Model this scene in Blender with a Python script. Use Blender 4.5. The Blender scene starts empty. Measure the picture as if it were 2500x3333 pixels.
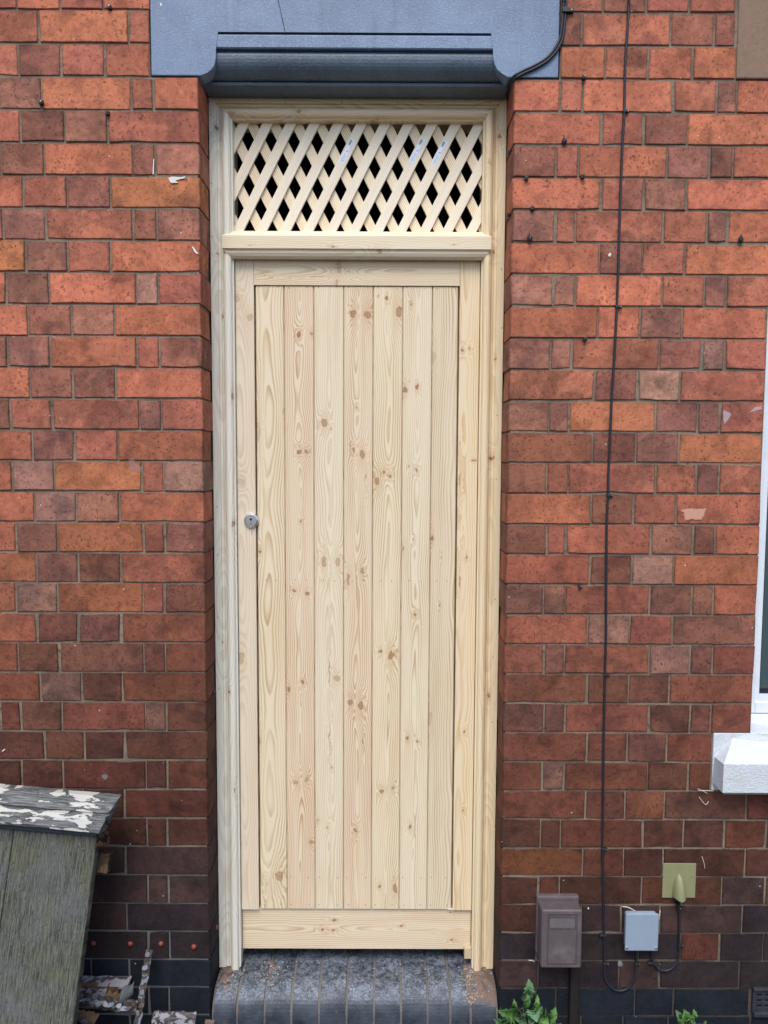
import bpy, bmesh, math, random
from mathutils import Vector, noise as mnoise
R = math.radians
rnd = random.Random(7)
S = bpy.context.scene
COL = S.collection

# ------------------------------------------------------------------ camera
F_PX, W_PX, H_PX = 2503.0, 2500.0, 3333.0
TILT, ROLL, YAW, DIST = 0.0768581, 0.0045012, 0.00169589, 2.12922696
EYE = 1.74
fwd = Vector((math.sin(YAW)*math.cos(TILT), math.cos(YAW)*math.cos(TILT), -math.sin(TILT)))
r0 = Vector((math.cos(YAW), -math.sin(YAW), 0)); u0 = r0.cross(fwd)
RIGHT = r0*math.cos(ROLL) + u0*math.sin(ROLL)
UP = -r0*math.sin(ROLL) + u0*math.cos(ROLL)
cam = bpy.data.cameras.new('camera'); camo = bpy.data.objects.new('camera', cam); COL.objects.link(camo)
from mathutils import Matrix
m = Matrix((RIGHT, UP, -fwd)).transposed().to_4x4(); m.translation = Vector((0, -DIST, EYE))
camo.matrix_world = m
cam.sensor_fit = 'VERTICAL'; cam.sensor_height = 36.0; cam.lens = 36.0*F_PX/H_PX
cam.clip_start = 0.05; cam.clip_end = 500
S.camera = camo

# ------------------------------------------------------------------ sky, sun, exposure
SUN_DIR = Vector((-0.10, -0.66, 1.02)).normalized()
w = bpy.data.worlds.new('World'); S.world = w; w.use_nodes = True
wn = w.node_tree; bg = wn.nodes['Background']
sky = wn.nodes.new('ShaderNodeTexSky'); sky.sky_type = 'NISHITA'; sky.sun_disc = False
sky.sun_elevation = math.asin(SUN_DIR.z); sky.sun_rotation = math.atan2(SUN_DIR.x, SUN_DIR.y)
sky.air_density = 1.0; sky.dust_density = 2.0; sky.ozone_density = 1.0
wn.links.new(sky.outputs[0], bg.inputs[0]); bg.inputs[1].default_value = 0.13
sun = bpy.data.lights.new('sun', 'SUN'); sun.energy = 1.9; sun.angle = R(32); sun.color = (1, 0.96, 0.90)
suno = bpy.data.objects.new('sun', sun); COL.objects.link(suno)
suno.rotation_euler = (-SUN_DIR).to_track_quat('-Z', 'Y').to_euler(); suno.location = SUN_DIR*8
S.view_settings.view_transform = 'Standard'; S.view_settings.look = 'None'
S.view_settings.gamma = 1; S.view_settings.use_curve_mapping = False
S.view_settings.exposure = 0.64
S.render.engine = 'CYCLES'

# ------------------------------------------------------------------ helpers
def at(px, py, y=0.0):
    """world point on the vertical plane at depth y seen at a pixel of the photograph"""
    d = fwd + RIGHT*((px-W_PX/2)/F_PX) - UP*((py-H_PX/2)/F_PX)
    t = (DIST+y)/d.y
    return Vector((d.x*t, y, EYE+d.z*t))
def on_plane(px, py, p0, n):
    d = fwd + RIGHT*((px-W_PX/2)/F_PX) - UP*((py-H_PX/2)/F_PX)
    o = Vector((0, -DIST, EYE)); return o + d*((p0-o).dot(n)/d.dot(n))
def root_of(o):
    while o.parent: o = o.parent
    return o
def thing(name, label, cat, loc, group=None):
    o = bpy.data.objects.new(name, None); COL.objects.link(o); o.location = loc
    o.empty_display_size = .05
    o['label'] = label; o['category'] = cat
    if group: o['group'] = group
    return o
def obj(name, vf, mat, parent=None, smooth=False, label=None, cat=None, group=None, kind=None, edge=None):
    """one mesh object from world-space verts and faces"""
    vs, fs = vf[0], vf[1]
    vs = [Vector(v) for v in vs]
    if parent: L = root_of(parent).location.copy()
    else:
        L = Vector((sum(v.x for v in vs)/len(vs), sum(v.y for v in vs)/len(vs), min(v.z for v in vs)))
    me = bpy.data.meshes.new(name)
    me.from_pydata([v-L for v in vs], [], fs)
    if edge is None and len(vf) > 2: edge = vf[2]
    if edge is not None:
        a = me.attributes.new('edge', 'FLOAT', 'POINT'); a.data.foreach_set('value', edge)
    me.materials.append(mat)
    if smooth: me.polygons.foreach_set('use_smooth', [True]*len(me.polygons))
    me.update()
    o = bpy.data.objects.new(name, me); COL.objects.link(o)
    if parent: o.parent = parent
    else: o.location = L
    if label: o['label'] = label
    if cat: o['category'] = cat
    if group: o['group'] = group
    if kind: o['kind'] = kind
    return o
def join(*vfs):
    V, Fc = [], []
    for vf in vfs:
        n = len(V); V += list(vf[0]); Fc += [tuple(i+n for i in f) for f in vf[1]]
    return V, Fc
def box(x0, x1, y0, y1, z0, z1, b=0.0):
    bm = bmesh.new(); bmesh.ops.create_cube(bm, size=1)
    for v in bm.verts:
        v.co = Vector(((x0+x1)/2+v.co.x*(x1-x0), (y0+y1)/2+v.co.y*(y1-y0), (z0+z1)/2+v.co.z*(z1-z0)))
    if b: bmesh.ops.bevel(bm, geom=bm.edges[:], offset=b, segments=2, profile=.5, affect='EDGES')
    return take(bm)
def take(bm):
    bmesh.ops.recalc_face_normals(bm, faces=bm.faces[:])
    bm.verts.index_update()
    r = ([v.co.copy() for v in bm.verts], [tuple(v.index for v in f.verts) for f in bm.faces]); bm.free(); return r
def fix(vf):
    bm = bmesh.new(); vv = [bm.verts.new(v) for v in vf[0]]
    for f in vf[1]:
        try: bm.faces.new([vv[i] for i in f])
        except ValueError: pass
    return take(bm)
def prism(poly, y0, y1, bev=0.0):
    """poly of (x, z) extruded from y0 (front) to y1"""
    n = len(poly)
    bm = bmesh.new()
    a = [bm.verts.new((x, y0, z)) for x, z in poly]; b = [bm.verts.new((x, y1, z)) for x, z in poly]
    f = bm.faces.new(a); bm.faces.new(b[::-1])
    for i in range(n): bm.faces.new((a[i], b[i], b[(i+1) % n], a[(i+1) % n]))
    if bev:
        bmesh.ops.bevel(bm, geom=list(f.edges), offset=bev, segments=2, profile=.5, affect='EDGES')
    return take(bm)
def smoothline(pts, n=6):
    out = []
    P = [Vector(p) for p in pts]
    for i in range(len(P)-1):
        p0 = P[max(i-1, 0)]; p1 = P[i]; p2 = P[i+1]; p3 = P[min(i+2, len(P)-1)]
        for k in range(n):
            t = k/n
            out.append(.5*((2*p1)+(p2-p0)*t+(2*p0-5*p1+4*p2-p3)*t*t+(3*p1-p0-3*p2+p3)*t**3))
    out.append(P[-1]); return out
def tube(pts, r, seg=8, caps=True):
    V, Fc = [], []
    P = [Vector(p) for p in pts]; n = len(P)
    ref = Vector((0, 1, 0))
    for i, p in enumerate(P):
        t = (P[min(i+1, n-1)]-P[max(i-1, 0)]).normalized()
        a = t.cross(ref)
        if a.length < 1e-3: a = t.cross(Vector((1, 0, 0)))
        a.normalize(); b = a.cross(t)
        rr = r(i/(n-1)) if callable(r) else r
        for k in range(seg):
            an = 2*math.pi*k/seg
            V.append(p+a*math.cos(an)*rr+b*math.sin(an)*rr)
    for i in range(n-1):
        for k in range(seg):
            k2 = (k+1) % seg
            Fc.append((i*seg+k, i*seg+k2, (i+1)*seg+k2, (i+1)*seg+k))
    if caps: Fc.append(tuple(range(seg))[::-1]); Fc.append(tuple((n-1)*seg+k for k in range(seg)))
    return fix((V, Fc))
def lathe(c, prof, seg=28, axis='y'):
    """prof of (radius, offset) turned about the y axis through c"""
    V, Fc = [], []
    for r, o in prof:
        for k in range(seg):
            a = 2*math.pi*k/seg
            V.append((c[0]+r*math.cos(a), c[1]+o, c[2]+r*math.sin(a)))
    for i in range(len(prof)-1):
        for k in range(seg):
            k2 = (k+1) % seg; Fc.append((i*seg+k, i*seg+k2, (i+1)*seg+k2, (i+1)*seg+k))
    Fc.append(tuple(range(seg))); Fc.append(tuple((len(prof)-1)*seg+k for k in range(seg)))
    return fix((V, Fc))

# ------------------------------------------------------------------ node helpers
class NT:
    def __init__(s, name):
        s.m = bpy.data.materials.new(name); s.m.use_nodes = True; s.t = s.m.node_tree
        s.b = s.t.nodes['Principled BSDF']
    def n(s, typ, **kw):
        o = s.t.nodes.new('ShaderNode'+typ)
        for k, v in kw.items(): setattr(o, k, v)
        return o
    def put(s, sock, v):
        if isinstance(v, bpy.types.NodeSocket): s.t.links.new(v, sock)
        elif isinstance(v, (tuple, list)) and sock.type == 'RGBA' and len(v) == 3: sock.default_value = (*v, 1)
        else: sock.default_value = v
    def math(s, op, a, b=None, c=None, clamp=False):
        o = s.n('Math', operation=op, use_clamp=clamp); s.put(o.inputs[0], a)
        if b is not None: s.put(o.inputs[1], b)
        if c is not None: s.put(o.inputs[2], c)
        return o.outputs[0]
    def vm(s, op, a, b=None, out=0):
        o = s.n('VectorMath', operation=op); s.put(o.inputs[0], a)
        if b is not None: s.put(o.inputs[1], b)
        return o.outputs[out]
    def mix(s, f, a, b, mode='MIX'):
        o = s.n('Mix', data_type='RGBA', blend_type=mode); s.put(o.inputs[0], f); s.put(o.inputs[6], a); s.put(o.inputs[7], b)
        return o.outputs[2]
    def ss(s, v, lo, hi, a=0.0, b=1.0):
        o = s.n('MapRange', interpolation_type='SMOOTHSTEP'); s.put(o.inputs[0], v)
        s.put(o.inputs[1], lo); s.put(o.inputs[2], hi); s.put(o.inputs[3], a); s.put(o.inputs[4], b)
        return o.outputs[0]
    def noise(s, vec, scale, detail=3, rough=.55, dist=0.0):
        o = s.n('TexNoise'); s.put(o.inputs['Vector'], vec); o.inputs['Scale'].default_value = scale
        o.inputs['Detail'].default_value = detail; o.inputs['Roughness'].default_value = rough
        o.inputs['Distortion'].default_value = dist
        return o.outputs[0]
    def voro(s, vec, scale, feature='F1', out=0):
        o = s.n('TexVoronoi', feature=feature); s.put(o.inputs['Vector'], vec); o.inputs['Scale'].default_value = scale
        return o.outputs[out]
    def coord(s): return s.n('TexCoord').outputs['Object']
    def stretch(s, v, sc): return s.vm('MULTIPLY', v, sc)
    def bump(s, h, strength, dist):
        o = s.n('Bump'); s.put(o.inputs['Height'], h); o.inputs['Strength'].default_value = strength
        o.inputs['Distance'].default_value = dist; s.put(s.b.inputs['Normal'], o.outputs[0]); return o
    def base(s, c, rough=.8, spec=.3):
        s.put(s.b.inputs['Base Color'], c); s.put(s.b.inputs['Roughness'], rough)
        s.put(s.b.inputs['Specular IOR Level'], spec); return s.m

# ------------------------------------------------------------------ materials
def mat_brick():
    k = NT('fired_brick'); co = k.coord(); oi = k.n('ObjectInfo')
    rv = k.vm('SCALE', (17.3, 5.1, 9.7)); k.put(rv.node.inputs['Scale'], k.math('MULTIPLY', oi.outputs['Random'], 3.7))
    v = k.vm('ADD', co, rv)
    base = oi.outputs['Color']; al = oi.outputs['Alpha']
    # kiln marks: broad darker areas whose size follows the brick's own alpha
    n1 = k.noise(k.stretch(v, (1, 1, 1.3)), 8.5, 2, .5, .2)
    thr = k.math('SUBTRACT', 0.76, k.math('MULTIPLY', al, .38))
    m1 = k.ss(n1, thr, k.math('ADD', thr, .06))
    dark = k.mix(1.0, base, (.60, .64, .70), 'MULTIPLY')
    c = k.mix(k.math('MULTIPLY', m1, .62), base, dark)
    # bloom of paler skin
    n1b = k.noise(v, 15, 4, .65)
    c = k.mix(k.math('MULTIPLY', k.ss(n1b, .50, .74), k.math('MULTIPLY_ADD', al, .32, .16)), c, k.mix(1.0, c, (1.22, 1.50, 1.62), 'MULTIPLY'))
    n2 = k.noise(v, 62, 6, .7); n2b = k.noise(v, 26, 3, .6)
    c = k.mix(1.0, c, k.mix(n2, (.50, .50, .51), (1.50, 1.48, 1.46)), 'MULTIPLY')
    c = k.mix(k.ss(n2b, .46, .70, 0, .40), c, k.mix(1.0, c, (.40, .46, .52), 'MULTIPLY'))
    n2c = k.noise(co, 3.2, 4, .6); c = k.mix(k.ss(n2c, .42, .66, 0, .30), c, k.mix(1.0, c, (.58, .68, .74), 'MULTIPLY'))
    c = k.mix(k.ss(k.noise(v, 7, 3, .6), .3, .7), k.mix(1.0, c, (.80, .80, .82), 'MULTIPLY'), k.mix(1.0, c, (1.14, 1.12, 1.08), 'MULTIPLY'))
    # pits and specks
    n3 = k.noise(k.stretch(v, (1, 1, .8)), 150, 3, .65); sp = k.ss(n3, .585, .66)
    dens = k.ss(k.noise(v, 14, 3), .42, .66, .06, 1.0)
    c = k.mix(k.math('MULTIPLY', k.math('MULTIPLY', sp, dens), .72), c, (.060, .032, .032))
    # fine crazing
    cr = k.voro(k.vm('ADD', v, k.vm('SCALE', k.n('TexNoise').outputs[1])), 34, 'DISTANCE_TO_EDGE')
    crm = k.math('MULTIPLY', k.ss(cr, .0, .035, 1, 0), k.ss(k.noise(v, 11, 2), .54, .64))
    c = k.mix(k.math('MULTIPLY', crm, .5), c, (.05, .03, .03))
    # soot along the arrises
    ed = k.n('Attribute', attribute_name='edge').outputs['Fac']
    nz = k.math('SUBTRACT', k.noise(v, 34, 5, .72), .5)
    e = k.ss(k.math('ADD', ed, k.math('MULTIPLY', nz, 2.8)), .42, 1.35)
    c = k.mix(k.math('MULTIPLY', e, .60), c, k.mix(1.0, c, (.32, .38, .42), 'MULTIPLY'))
    # white fly-specks of paint and lime
    vo = k.voro(v, 30); ch = k.n('TexWhiteNoise'); k.put(ch.inputs['Vector'], k.voro(v, 30, 'F1', 2))
    fl = k.math('MULTIPLY', k.ss(vo, .035, .06, 1, 0), k.math('GREATER_THAN', ch.outputs[0], .80))
    c = k.mix(fl, c, (.7, .68, .64))
    lo = k.ss(k.noise(k.stretch(v, (1, 1, 2.2)), 36, 6, .8), .60, .80)
    c = k.mix(k.math('MULTIPLY', lo, .12), c, (.42, .32, .27))
    h = k.math('SUBTRACT', k.math('MULTIPLY', n2, 1.0), k.math('MULTIPLY', sp, .9))
    k.bump(k.math('SUBTRACT', h, crm), .7, .003)
    return k.base(c, .85, .2)
def mat_mortar(name='lime_mortar', stain=(.035, .033, .034), lo=.10, hi=.55):
    k = NT(name); co = k.coord()
    n = k.noise(co, 9, 3); n2 = k.noise(co, 260, 5, .7); n3 = k.noise(co, 40, 4, .7)
    c = k.mix(k.ss(n, .35, .65), (.175, .140, .108), (.27, .215, .165))
    c = k.mix(k.ss(n3, .52, .70, 0, .8), c, (.10, .08, .065))
    c = k.mix(1.0, c, k.mix(n2, (.6, .6, .6), (1.4, 1.4, 1.4)), 'MULTIPLY')
    z = k.n('SeparateXYZ'); k.put(z.inputs[0], co)
    st = k.ss(k.math('ADD', z.outputs[2], k.math('MULTIPLY', k.math('SUBTRACT', n, .5), .2)), lo, hi, 1, 0)
    c = k.mix(k.math('MULTIPLY', st, .78), c, stain)
    k.bump(k.math('ADD', n2, n3), .9, .004)
    return k.base(c, .95, .1)
def mat_engineering():
    k = NT('blue_engineering_brick'); co = k.coord(); oi = k.n('ObjectInfo')
    rv = k.vm('SCALE', (7.3, 5.1, 9.7)); k.put(rv.node.inputs['Scale'], oi.outputs['Random'])
    v = k.vm('ADD', co, rv)
    n = k.noise(v, 14, 4, .6); n2 = k.noise(v, 190, 4, .7); n3 = k.noise(v, 60, 5, .7)
    z = k.n('SeparateXYZ'); k.put(z.inputs[0], co)
    c = k.mix(k.ss(n, .3, .7), (.020, .026, .037), (.055, .068, .092))
    # trodden dust lies on the flat of the tread
    g = k.n('NewGeometry'); nz = k.n('SeparateXYZ'); k.put(nz.inputs[0], g.outputs['Normal'])
    wear = k.math('MULTIPLY', k.ss(nz.outputs[2], .45, .80), k.ss(k.math('ADD', n2, n3), .80, 1.30))
    c = k.mix(k.math('MULTIPLY', wear, k.ss(n, .35, .6, .50, .95)), c, (.25, .285, .35))
    c = k.mix(k.math('MULTIPLY', k.ss(n3, .58, .68), .5), c, (.15, .10, .075))
    k.bump(k.math('ADD', n2, n3), .5, .0025)
    return k.base(c, k.ss(n3, .3, .7, .40, .75), .4)
def wood(name, L, along, cross, x0=0.0, a0=0.0, seed=0.0, d0=.02, amp=.03, sp=.0058, knots=(), early=(.735, .648, .510),
         late=(.47, .32, .17), amt=.8, tint=(1, 1, 1), rough=.55, rand=0.0, freq=1.1, wob=.006, grey=0.0):
    """sawn pine: growth rings cut lengthwise, parted by knots given as (cross, along, rx, rz, darkness)"""
    k = NT(name); co = k.coord(); P = k.vm('ADD', co, tuple(L))
    oi = k.n('ObjectInfo')
    A = k.vm('DOT_PRODUCT', P, along, 1); X = k.vm('DOT_PRODUCT', P, cross, 1)
    X = k.math('SUBTRACT', X, x0)
    if rand:
        X = k.math('ADD', X, k.math('MULTIPLY', k.math('SUBTRACT', oi.outputs['Random'], .5), rand))
        A = k.math('ADD', A, k.math('MULTIPLY', oi.outputs['Random'], 31.0))
    def comb(x, y, z):
        o = k.n('CombineXYZ'); k.put(o.inputs[0], x); k.put(o.inputs[1], y); k.put(o.inputs[2], z); return o.outputs[0]
    nd = k.noise(comb(k.math('MULTIPLY', X, .8), seed, k.math('MULTIPLY', A, freq)), 1.6, 2, .45)
    d = k.math('MULTIPLY_ADD', k.math('SUBTRACT', nd, .5), amp*4, d0)
    nx = k.noise(comb(seed+9, k.math('MULTIPLY', X, 4.0), k.math('MULTIPLY', A, 3.4)), 1.0, 3, .5)
    xw = k.math('ADD', X, k.math('MULTIPLY', k.math('SUBTRACT', nx, .5), wob*6))
    r = k.math('SQRT', k.math('ADD', k.math('MULTIPLY', xw, xw), k.math('MULTIPLY', d, d)))
    f = k.math('DIVIDE', r, sp)
    core = None; halo = None; qm = None
    P2 = comb(X, 0.0, A)
    wv = k.n('TexNoise'); k.put(wv.inputs['Vector'], k.stretch(P2, (70, 1, 45))); wv.inputs['Scale'].default_value = 1.0
    P2 = k.vm('ADD', P2, k.stretch(k.vm('SUBTRACT', wv.outputs[1], (.5, .5, .5)), (.017, 0, .020)))
    for (kx, ka, rx, rz, dk) in knots:
        q = k.vm('SUBTRACT', P2, (kx-x0, 0, ka))
        rx *= .78; rz *= .80
        q1 = k.vm('LENGTH', k.stretch(q, (1/(rx*1.9), 0, 1/(rz*4.2))), out=1)
        g = k.math('DIVIDE', 3.4, k.math('MULTIPLY_ADD', k.math('MULTIPLY', q1, q1), q1, 1.0))
        f = k.math('ADD', f, g)
        q2 = k.vm('LENGTH', k.stretch(q, (1/rx, 0, 1/rz)), out=1)
        qm = q2 if qm is None else k.math('MINIMUM', qm, q2)
        cm = k.math('MULTIPLY', k.ss(q2, .85, 1.15, 1, 0), min(1, dk+.22))
        hm = k.math('MULTIPLY', k.ss(q1, .3, 1.4, 1, 0), min(1, dk+.2))
        core = cm if core is None else k.math('MAXIMUM', core, cm)
        halo = hm if halo is None else k.math('MAXIMUM', halo, hm)
    fr = k.math('FRACT', f)
    ring = k.math('MULTIPLY', k.ss(fr, .30, .88), k.ss(fr, .91, 1.0, 1, 0))
    fib = k.noise(comb(k.math('MULTIPLY', X, 900), seed, k.math('MULTIPLY', A, 14)), 1.0, 3, .6)
    blot = k.noise(comb(k.math('MULTIPLY', X, 16), seed+3, k.math('MULTIPLY', A, 3)), 1.0, 3, .6)
    vary = k.noise(comb(k.math('MULTIPLY', X, 40), seed+5, k.math('MULTIPLY', A, 2.0)), 1.0, 2, .5)
    c = k.mix(k.math('MULTIPLY', ring, k.ss(vary, .33, .68, amt*.45, min(1, amt*1.25))), early, late)
    c = k.mix(k.ss(blot, .45, .8, 0, .28), c, (.60, .38, .22))
    c = k.mix(1.0, c, k.mix(fib, (.90, .90, .90), (1.09, 1.09, 1.09)), 'MULTIPLY')
    if grey: c = k.mix(grey, c, (.50, .50, .47))
    if core is not None:
        c = k.mix(k.math('MULTIPLY', halo, .34), c, (.50, .29, .13))
        rr = k.math('FRACT', k.math('MULTIPLY', f, 1.7))
        cc = k.mix(rr, (.28, .15, .075), (.47, .30, .17)); cc = k.mix(k.ss(qm, .62, .95, 0, .85), cc, (.19, .10, .05)); cc = k.mix(k.ss(qm, .08, .30, .8, 0), cc, (.20, .11, .06)); c = k.mix(core, c, cc)
    c = k.mix(1.0, c, tint, 'MULTIPLY')
    k.bump(k.math('SUBTRACT', k.math('MULTIPLY', fib, .5), k.math('MULTIPLY', ring, .4)), .22, .0012)
    return k.base(c, rough, .35)
def mat_plain(name, col, rough=.6, spec=.4, var=.15, sc=30, bump=.1, dist=.001, metal=0.0, dirt=None, dirtamt=.5):
    k = NT(name); co = k.coord(); n = k.noise(co, sc, 5, .6); n2 = k.noise(co, sc*9, 3, .6)
    c = k.mix(1.0, col, k.mix(k.math('MULTIPLY', k.math('ADD', n, n2), .5), (1-var*2,)*3, (1+var*2,)*3), 'MULTIPLY')
    if dirt: c = k.mix(k.ss(k.noise(co, sc*.4, 5, .7), .48, .70, 0, dirtamt), c, dirt)
    k.bump(k.math('ADD', n2, n), bump, dist); k.b.inputs['Metallic'].default_value = metal
    return k.base(c, k.ss(n, .3, .7, rough*.85, min(1, rough*1.15)), spec)
def mat_lintel(name='grey_blue_masonry_paint', f=1.0, tn=(1, 1, 1)):
    k = NT(name); co = k.coord()
    n = k.noise(co, 7, 5, .65); n2 = k.noise(co, 150, 4, .75); n3 = k.noise(k.stretch(co, (1, 1, 7)), 12, 4, .7)
    c = k.mix(k.ss(n, .3, .7), (.115, .170, .275), (.165, .238, .370))
    c = k.mix(k.ss(n2, .48, .70, 0, .5), c, (.27, .38, .56))
    c = k.mix(k.ss(n3, .60, .72, 0, .28), c, (.07, .09, .14))
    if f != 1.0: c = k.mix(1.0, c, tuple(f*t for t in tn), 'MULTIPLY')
    c = k.mix(k.ss(k.noise(k.stretch(co, (30, 1, 3)), 1, 4, .6), .55, .75, 0, .22), c, (.05, .06, .08))
    k.bump(k.math('ADD', k.math('MULTIPLY', n2, .7), k.noise(co, 420, 2)), .55, .0025)
    return k.base(c, .42, .5)
def mat_peel(name, under=(.12, .125, .125), paint=(.50, .50, .47), thr=.5, along=(9, 30, 42), uv=None):
    """weathered timber with flaking white paint"""
    k = NT(name); co = k.coord()
    if uv:
        cb = k.n('CombineXYZ'); k.put(cb.inputs[0], k.vm('DOT_PRODUCT', co, tuple(uv[0]), 1)); k.put(cb.inputs[2], k.vm('DOT_PRODUCT', co, tuple(uv[1]), 1)); co = cb.outputs[0]
    v = k.stretch(co, along)
    fib = k.noise(k.stretch(co, (12, 120, 330)), 1, 5, .75); n = k.noise(v, 1.0, 6, .62, .4); n0 = k.noise(co, 5, 2)
    u = k.mix(k.ss(fib, .35, .65), tuple(a*.30 for a in under), tuple(a*1.6 for a in under))
    u = k.mix(k.ss(k.noise(v, 2, 4, .7), .5, .66, 0, .4), u, (.30, .31, .35))
    f = k.math('ADD', n, k.math('MULTIPLY', k.math('SUBTRACT', n0, .5), .75))
    m = k.ss(f, thr, thr+.012); rim = k.math('MULTIPLY', k.ss(f, thr-.03, thr-.003), k.ss(f, thr, thr+.01, 1, 0))
    c = k.mix(k.math('MULTIPLY', rim, .7), u, (.03, .03, .03)); c = k.mix(m, c, k.mix(fib, paint, tuple(a*.86 for a in paint)))
    k.bump(k.math('ADD', k.math('MULTIPLY', m, 1.0), k.math('MULTIPLY', fib, .5)), .8, .002)
    return k.base(c, .8, .2)
def mat_weathered(u, vd, sk):
    k = NT('weathered_green_grey_timber'); P = k.coord()
    # run the fibre down the length of the leaning boards
    cb = k.n('CombineXYZ'); al_ = k.vm('DOT_PRODUCT', P, tuple(vd), 1); k.put(cb.inputs[0], k.math('SUBTRACT', k.vm('DOT_PRODUCT', P, tuple(u), 1), k.math('MULTIPLY', al_, sk))); k.put(cb.inputs[2], al_); v = cb.outputs[0]
    fib = k.noise(k.stretch(v, (300, 3, 17)), 1, 5, .8); br = k.noise(k.stretch(v, (70, 2, 4)), 1, 4, .65)
    bl = k.noise(v, 6, 4, .6)
    c = k.mix(k.ss(fib, .38, .62), (.030, .032, .028), (.135, .14, .115))
    c = k.mix(k.ss(br, .45, .7, 0, .5), c, (.05, .055, .055))
    c = k.mix(k.ss(bl, .45, .65, 0, .45), c, (.13, .135, .15))
    c = k.mix(k.ss(k.noise(v, 11, 3), .52, .68, 0, .35), c, (.10, .105, .06))
    c = k.mix(k.ss(k.noise(k.stretch(v, (190, 1, 60)), 1, 3, .7), .56, .66, 0, .7), c, (.022, .024, .022))
    c = k.mix(k.ss(k.noise(k.stretch(v, (260, 1, 90)), 1, 2, .7), .60, .70, 0, .5), c, (.24, .245, .21))
    k.bump(fib, .5, .0015)
    return k.base(c, .9, .15)
def mat_leaf(name, a, b):
    k = NT(name); co = k.coord(); n = k.noise(co, 60, 4, .6); n2 = k.noise(co, 14, 2)
    c = k.mix(k.ss(n, .3, .7), a, b); c = k.mix(k.ss(n2, .5, .7, 0, .45), c, (.17, .26, .07))
    k.b.inputs['Subsurface Weight'].default_value = 0.0
    k.bump(n, .5, .002); return k.base(c, .5, .4)
BRICK = mat_brick(); MORTAR = mat_mortar(); MORTARL = mat_mortar('blue_grey_pointing', (.125, .138, .150), .25, .85); BLUE = mat_engineering(); LINTEL = mat_lintel()
BLACK = mat_plain('black_cable_sheath', (.016, .018, .028), .5, .4, .1)
CLIP = mat_plain('black_plastic_clip', (.02, .02, .024), .45, .5, .1)
STEEL = mat_plain('nail_steel', (.45, .45, .45), .35, .5, .1, metal=.9)

# ------------------------------------------------------------------ the setting
GROUND = mat_plain('worn_concrete_paving', (.055, .052, .05), .9, .2, .25, 18, .6, .004, dirt=(.05, .05, .045))
def sheet(x0, x1, y0, y1, z): return ([(x0, y0, z), (x1, y0, z), (x1, y1, z), (x0, y1, z)], [(0, 1, 2, 3)])
obj('pavement', sheet(-60, 60, -3.2, .2, 0), GROUND, kind='structure')
obj('kerb', box(-60, 60, -3.36, -3.202, -.16, .004, .01), mat_plain('kerb_stone', (.25, .24, .22), .85), kind='structure')
obj('road', sheet(-120, 120, -200, -3.2, -.13), mat_plain('asphalt', (.04, .04, .04), .9, .2, .25, 30, .6, .004), kind='structure')
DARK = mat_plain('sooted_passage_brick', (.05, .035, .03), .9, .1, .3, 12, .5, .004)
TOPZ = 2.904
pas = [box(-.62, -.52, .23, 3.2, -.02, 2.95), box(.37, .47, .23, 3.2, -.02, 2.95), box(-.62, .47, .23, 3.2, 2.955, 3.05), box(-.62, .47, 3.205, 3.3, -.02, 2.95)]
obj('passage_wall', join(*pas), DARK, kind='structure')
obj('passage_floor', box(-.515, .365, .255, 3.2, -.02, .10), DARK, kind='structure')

# ------------------------------------------------------------------ brick walls
CLS = {'O': (.500, .168, .098, .25), 'V': (.510, .186, .092, .35), 'R': (.415, .142, .094, .45), 'P': (.375, .155, .112, .70), 'L': (.46, .230, .172, .65),
       'D': (.310, .122, .084, .50), 'M': (.460, .160, .098, .98), 'X': (.058, .032, .030, .6), 'E': (.030, .021, .023, .5), 'B': (.012, .016, .024, .3)}
# x of every perpend (mm), course by course from the top
LEFT_ROWS = [
 ([-973, -858, -744, -621], 'RORO'),
 ([-917, -679, -622], 'ROR'),
 ([-974, -860, -744, -622], 'RDRO'),
 ([-914, -675, -615, -502], 'PORO'),
 ([-973, -856, -739, -501], 'ODPM'),
 ([-1028, -912, -675, -615, -502], 'ODODP'),
 ([-972, -853, -735, -502], 'ORDV'),
 ([-1028, -913, -676, -613, -500], 'RPMDP'),
 ([-969, -855, -739, -499], 'VPRO'),
 ([-1025, -908, -672, -612, -501], 'OPOLR'),
 ([-969, -850, -733, -499], 'ODPO'),
 ([-1027, -911, -675, -612, -497], 'DPORD'),
 ([-969, -852, -734, -496], 'ODDO'),
 ([-1025, -910, -670, -610, -497], 'DRMPR'),
 ([-967, -850, -732, -496], 'OPRO'),
 ([-1025, -909, -667, -607, -495], 'OLVRL'),
 ([-967, -850, -731, -494], 'OLPO'),
 ([-1021, -905, -666, -606, -494], 'OPVRP'),
 ([-966, -850, -731, -494], 'VPDM'),
 ([-1025, -910, -670, -610, -495], 'RLVRD'),
 ([-969, -852, -733, -496], 'ODPM'),
 ([-1025, -909, -671, -611, -497], 'ODPDR'),
 ([-965, -849, -734, -498], 'OLDM'),
 ([-1080, -1022, -907, -671, -610, -499], 'RRPRLD'),
 ([-958, -845, -731, -499], 'DDDD'),
 ([-1026, -908, -672, -611, -498], 'DDRDR'),
 ([-1090, -968, -852, -735, -501], 'DDDDR'),
 ([-1029, -911, -672, -614, -499], 'DDDDD'),
 ([-1096, -969, -852, -735, -498], 'XXXXX'),
 ([-1032, -920, -672, -614, -498], 'XXXXX'),
 ([-1102, -969, -851, -735, -499], 'EEEXE'),
 ([-1033, -924, -676, -614, -500], 'EEEEE'),
 ([-1074, -955, -842, -731, -501], 'BBBBB'),
 ([-1039, -929, -677, -617, -499], 'BBBBB'),
 ([-1075, -958, -844, -732, -498], 'BBBBB'),
]
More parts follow.
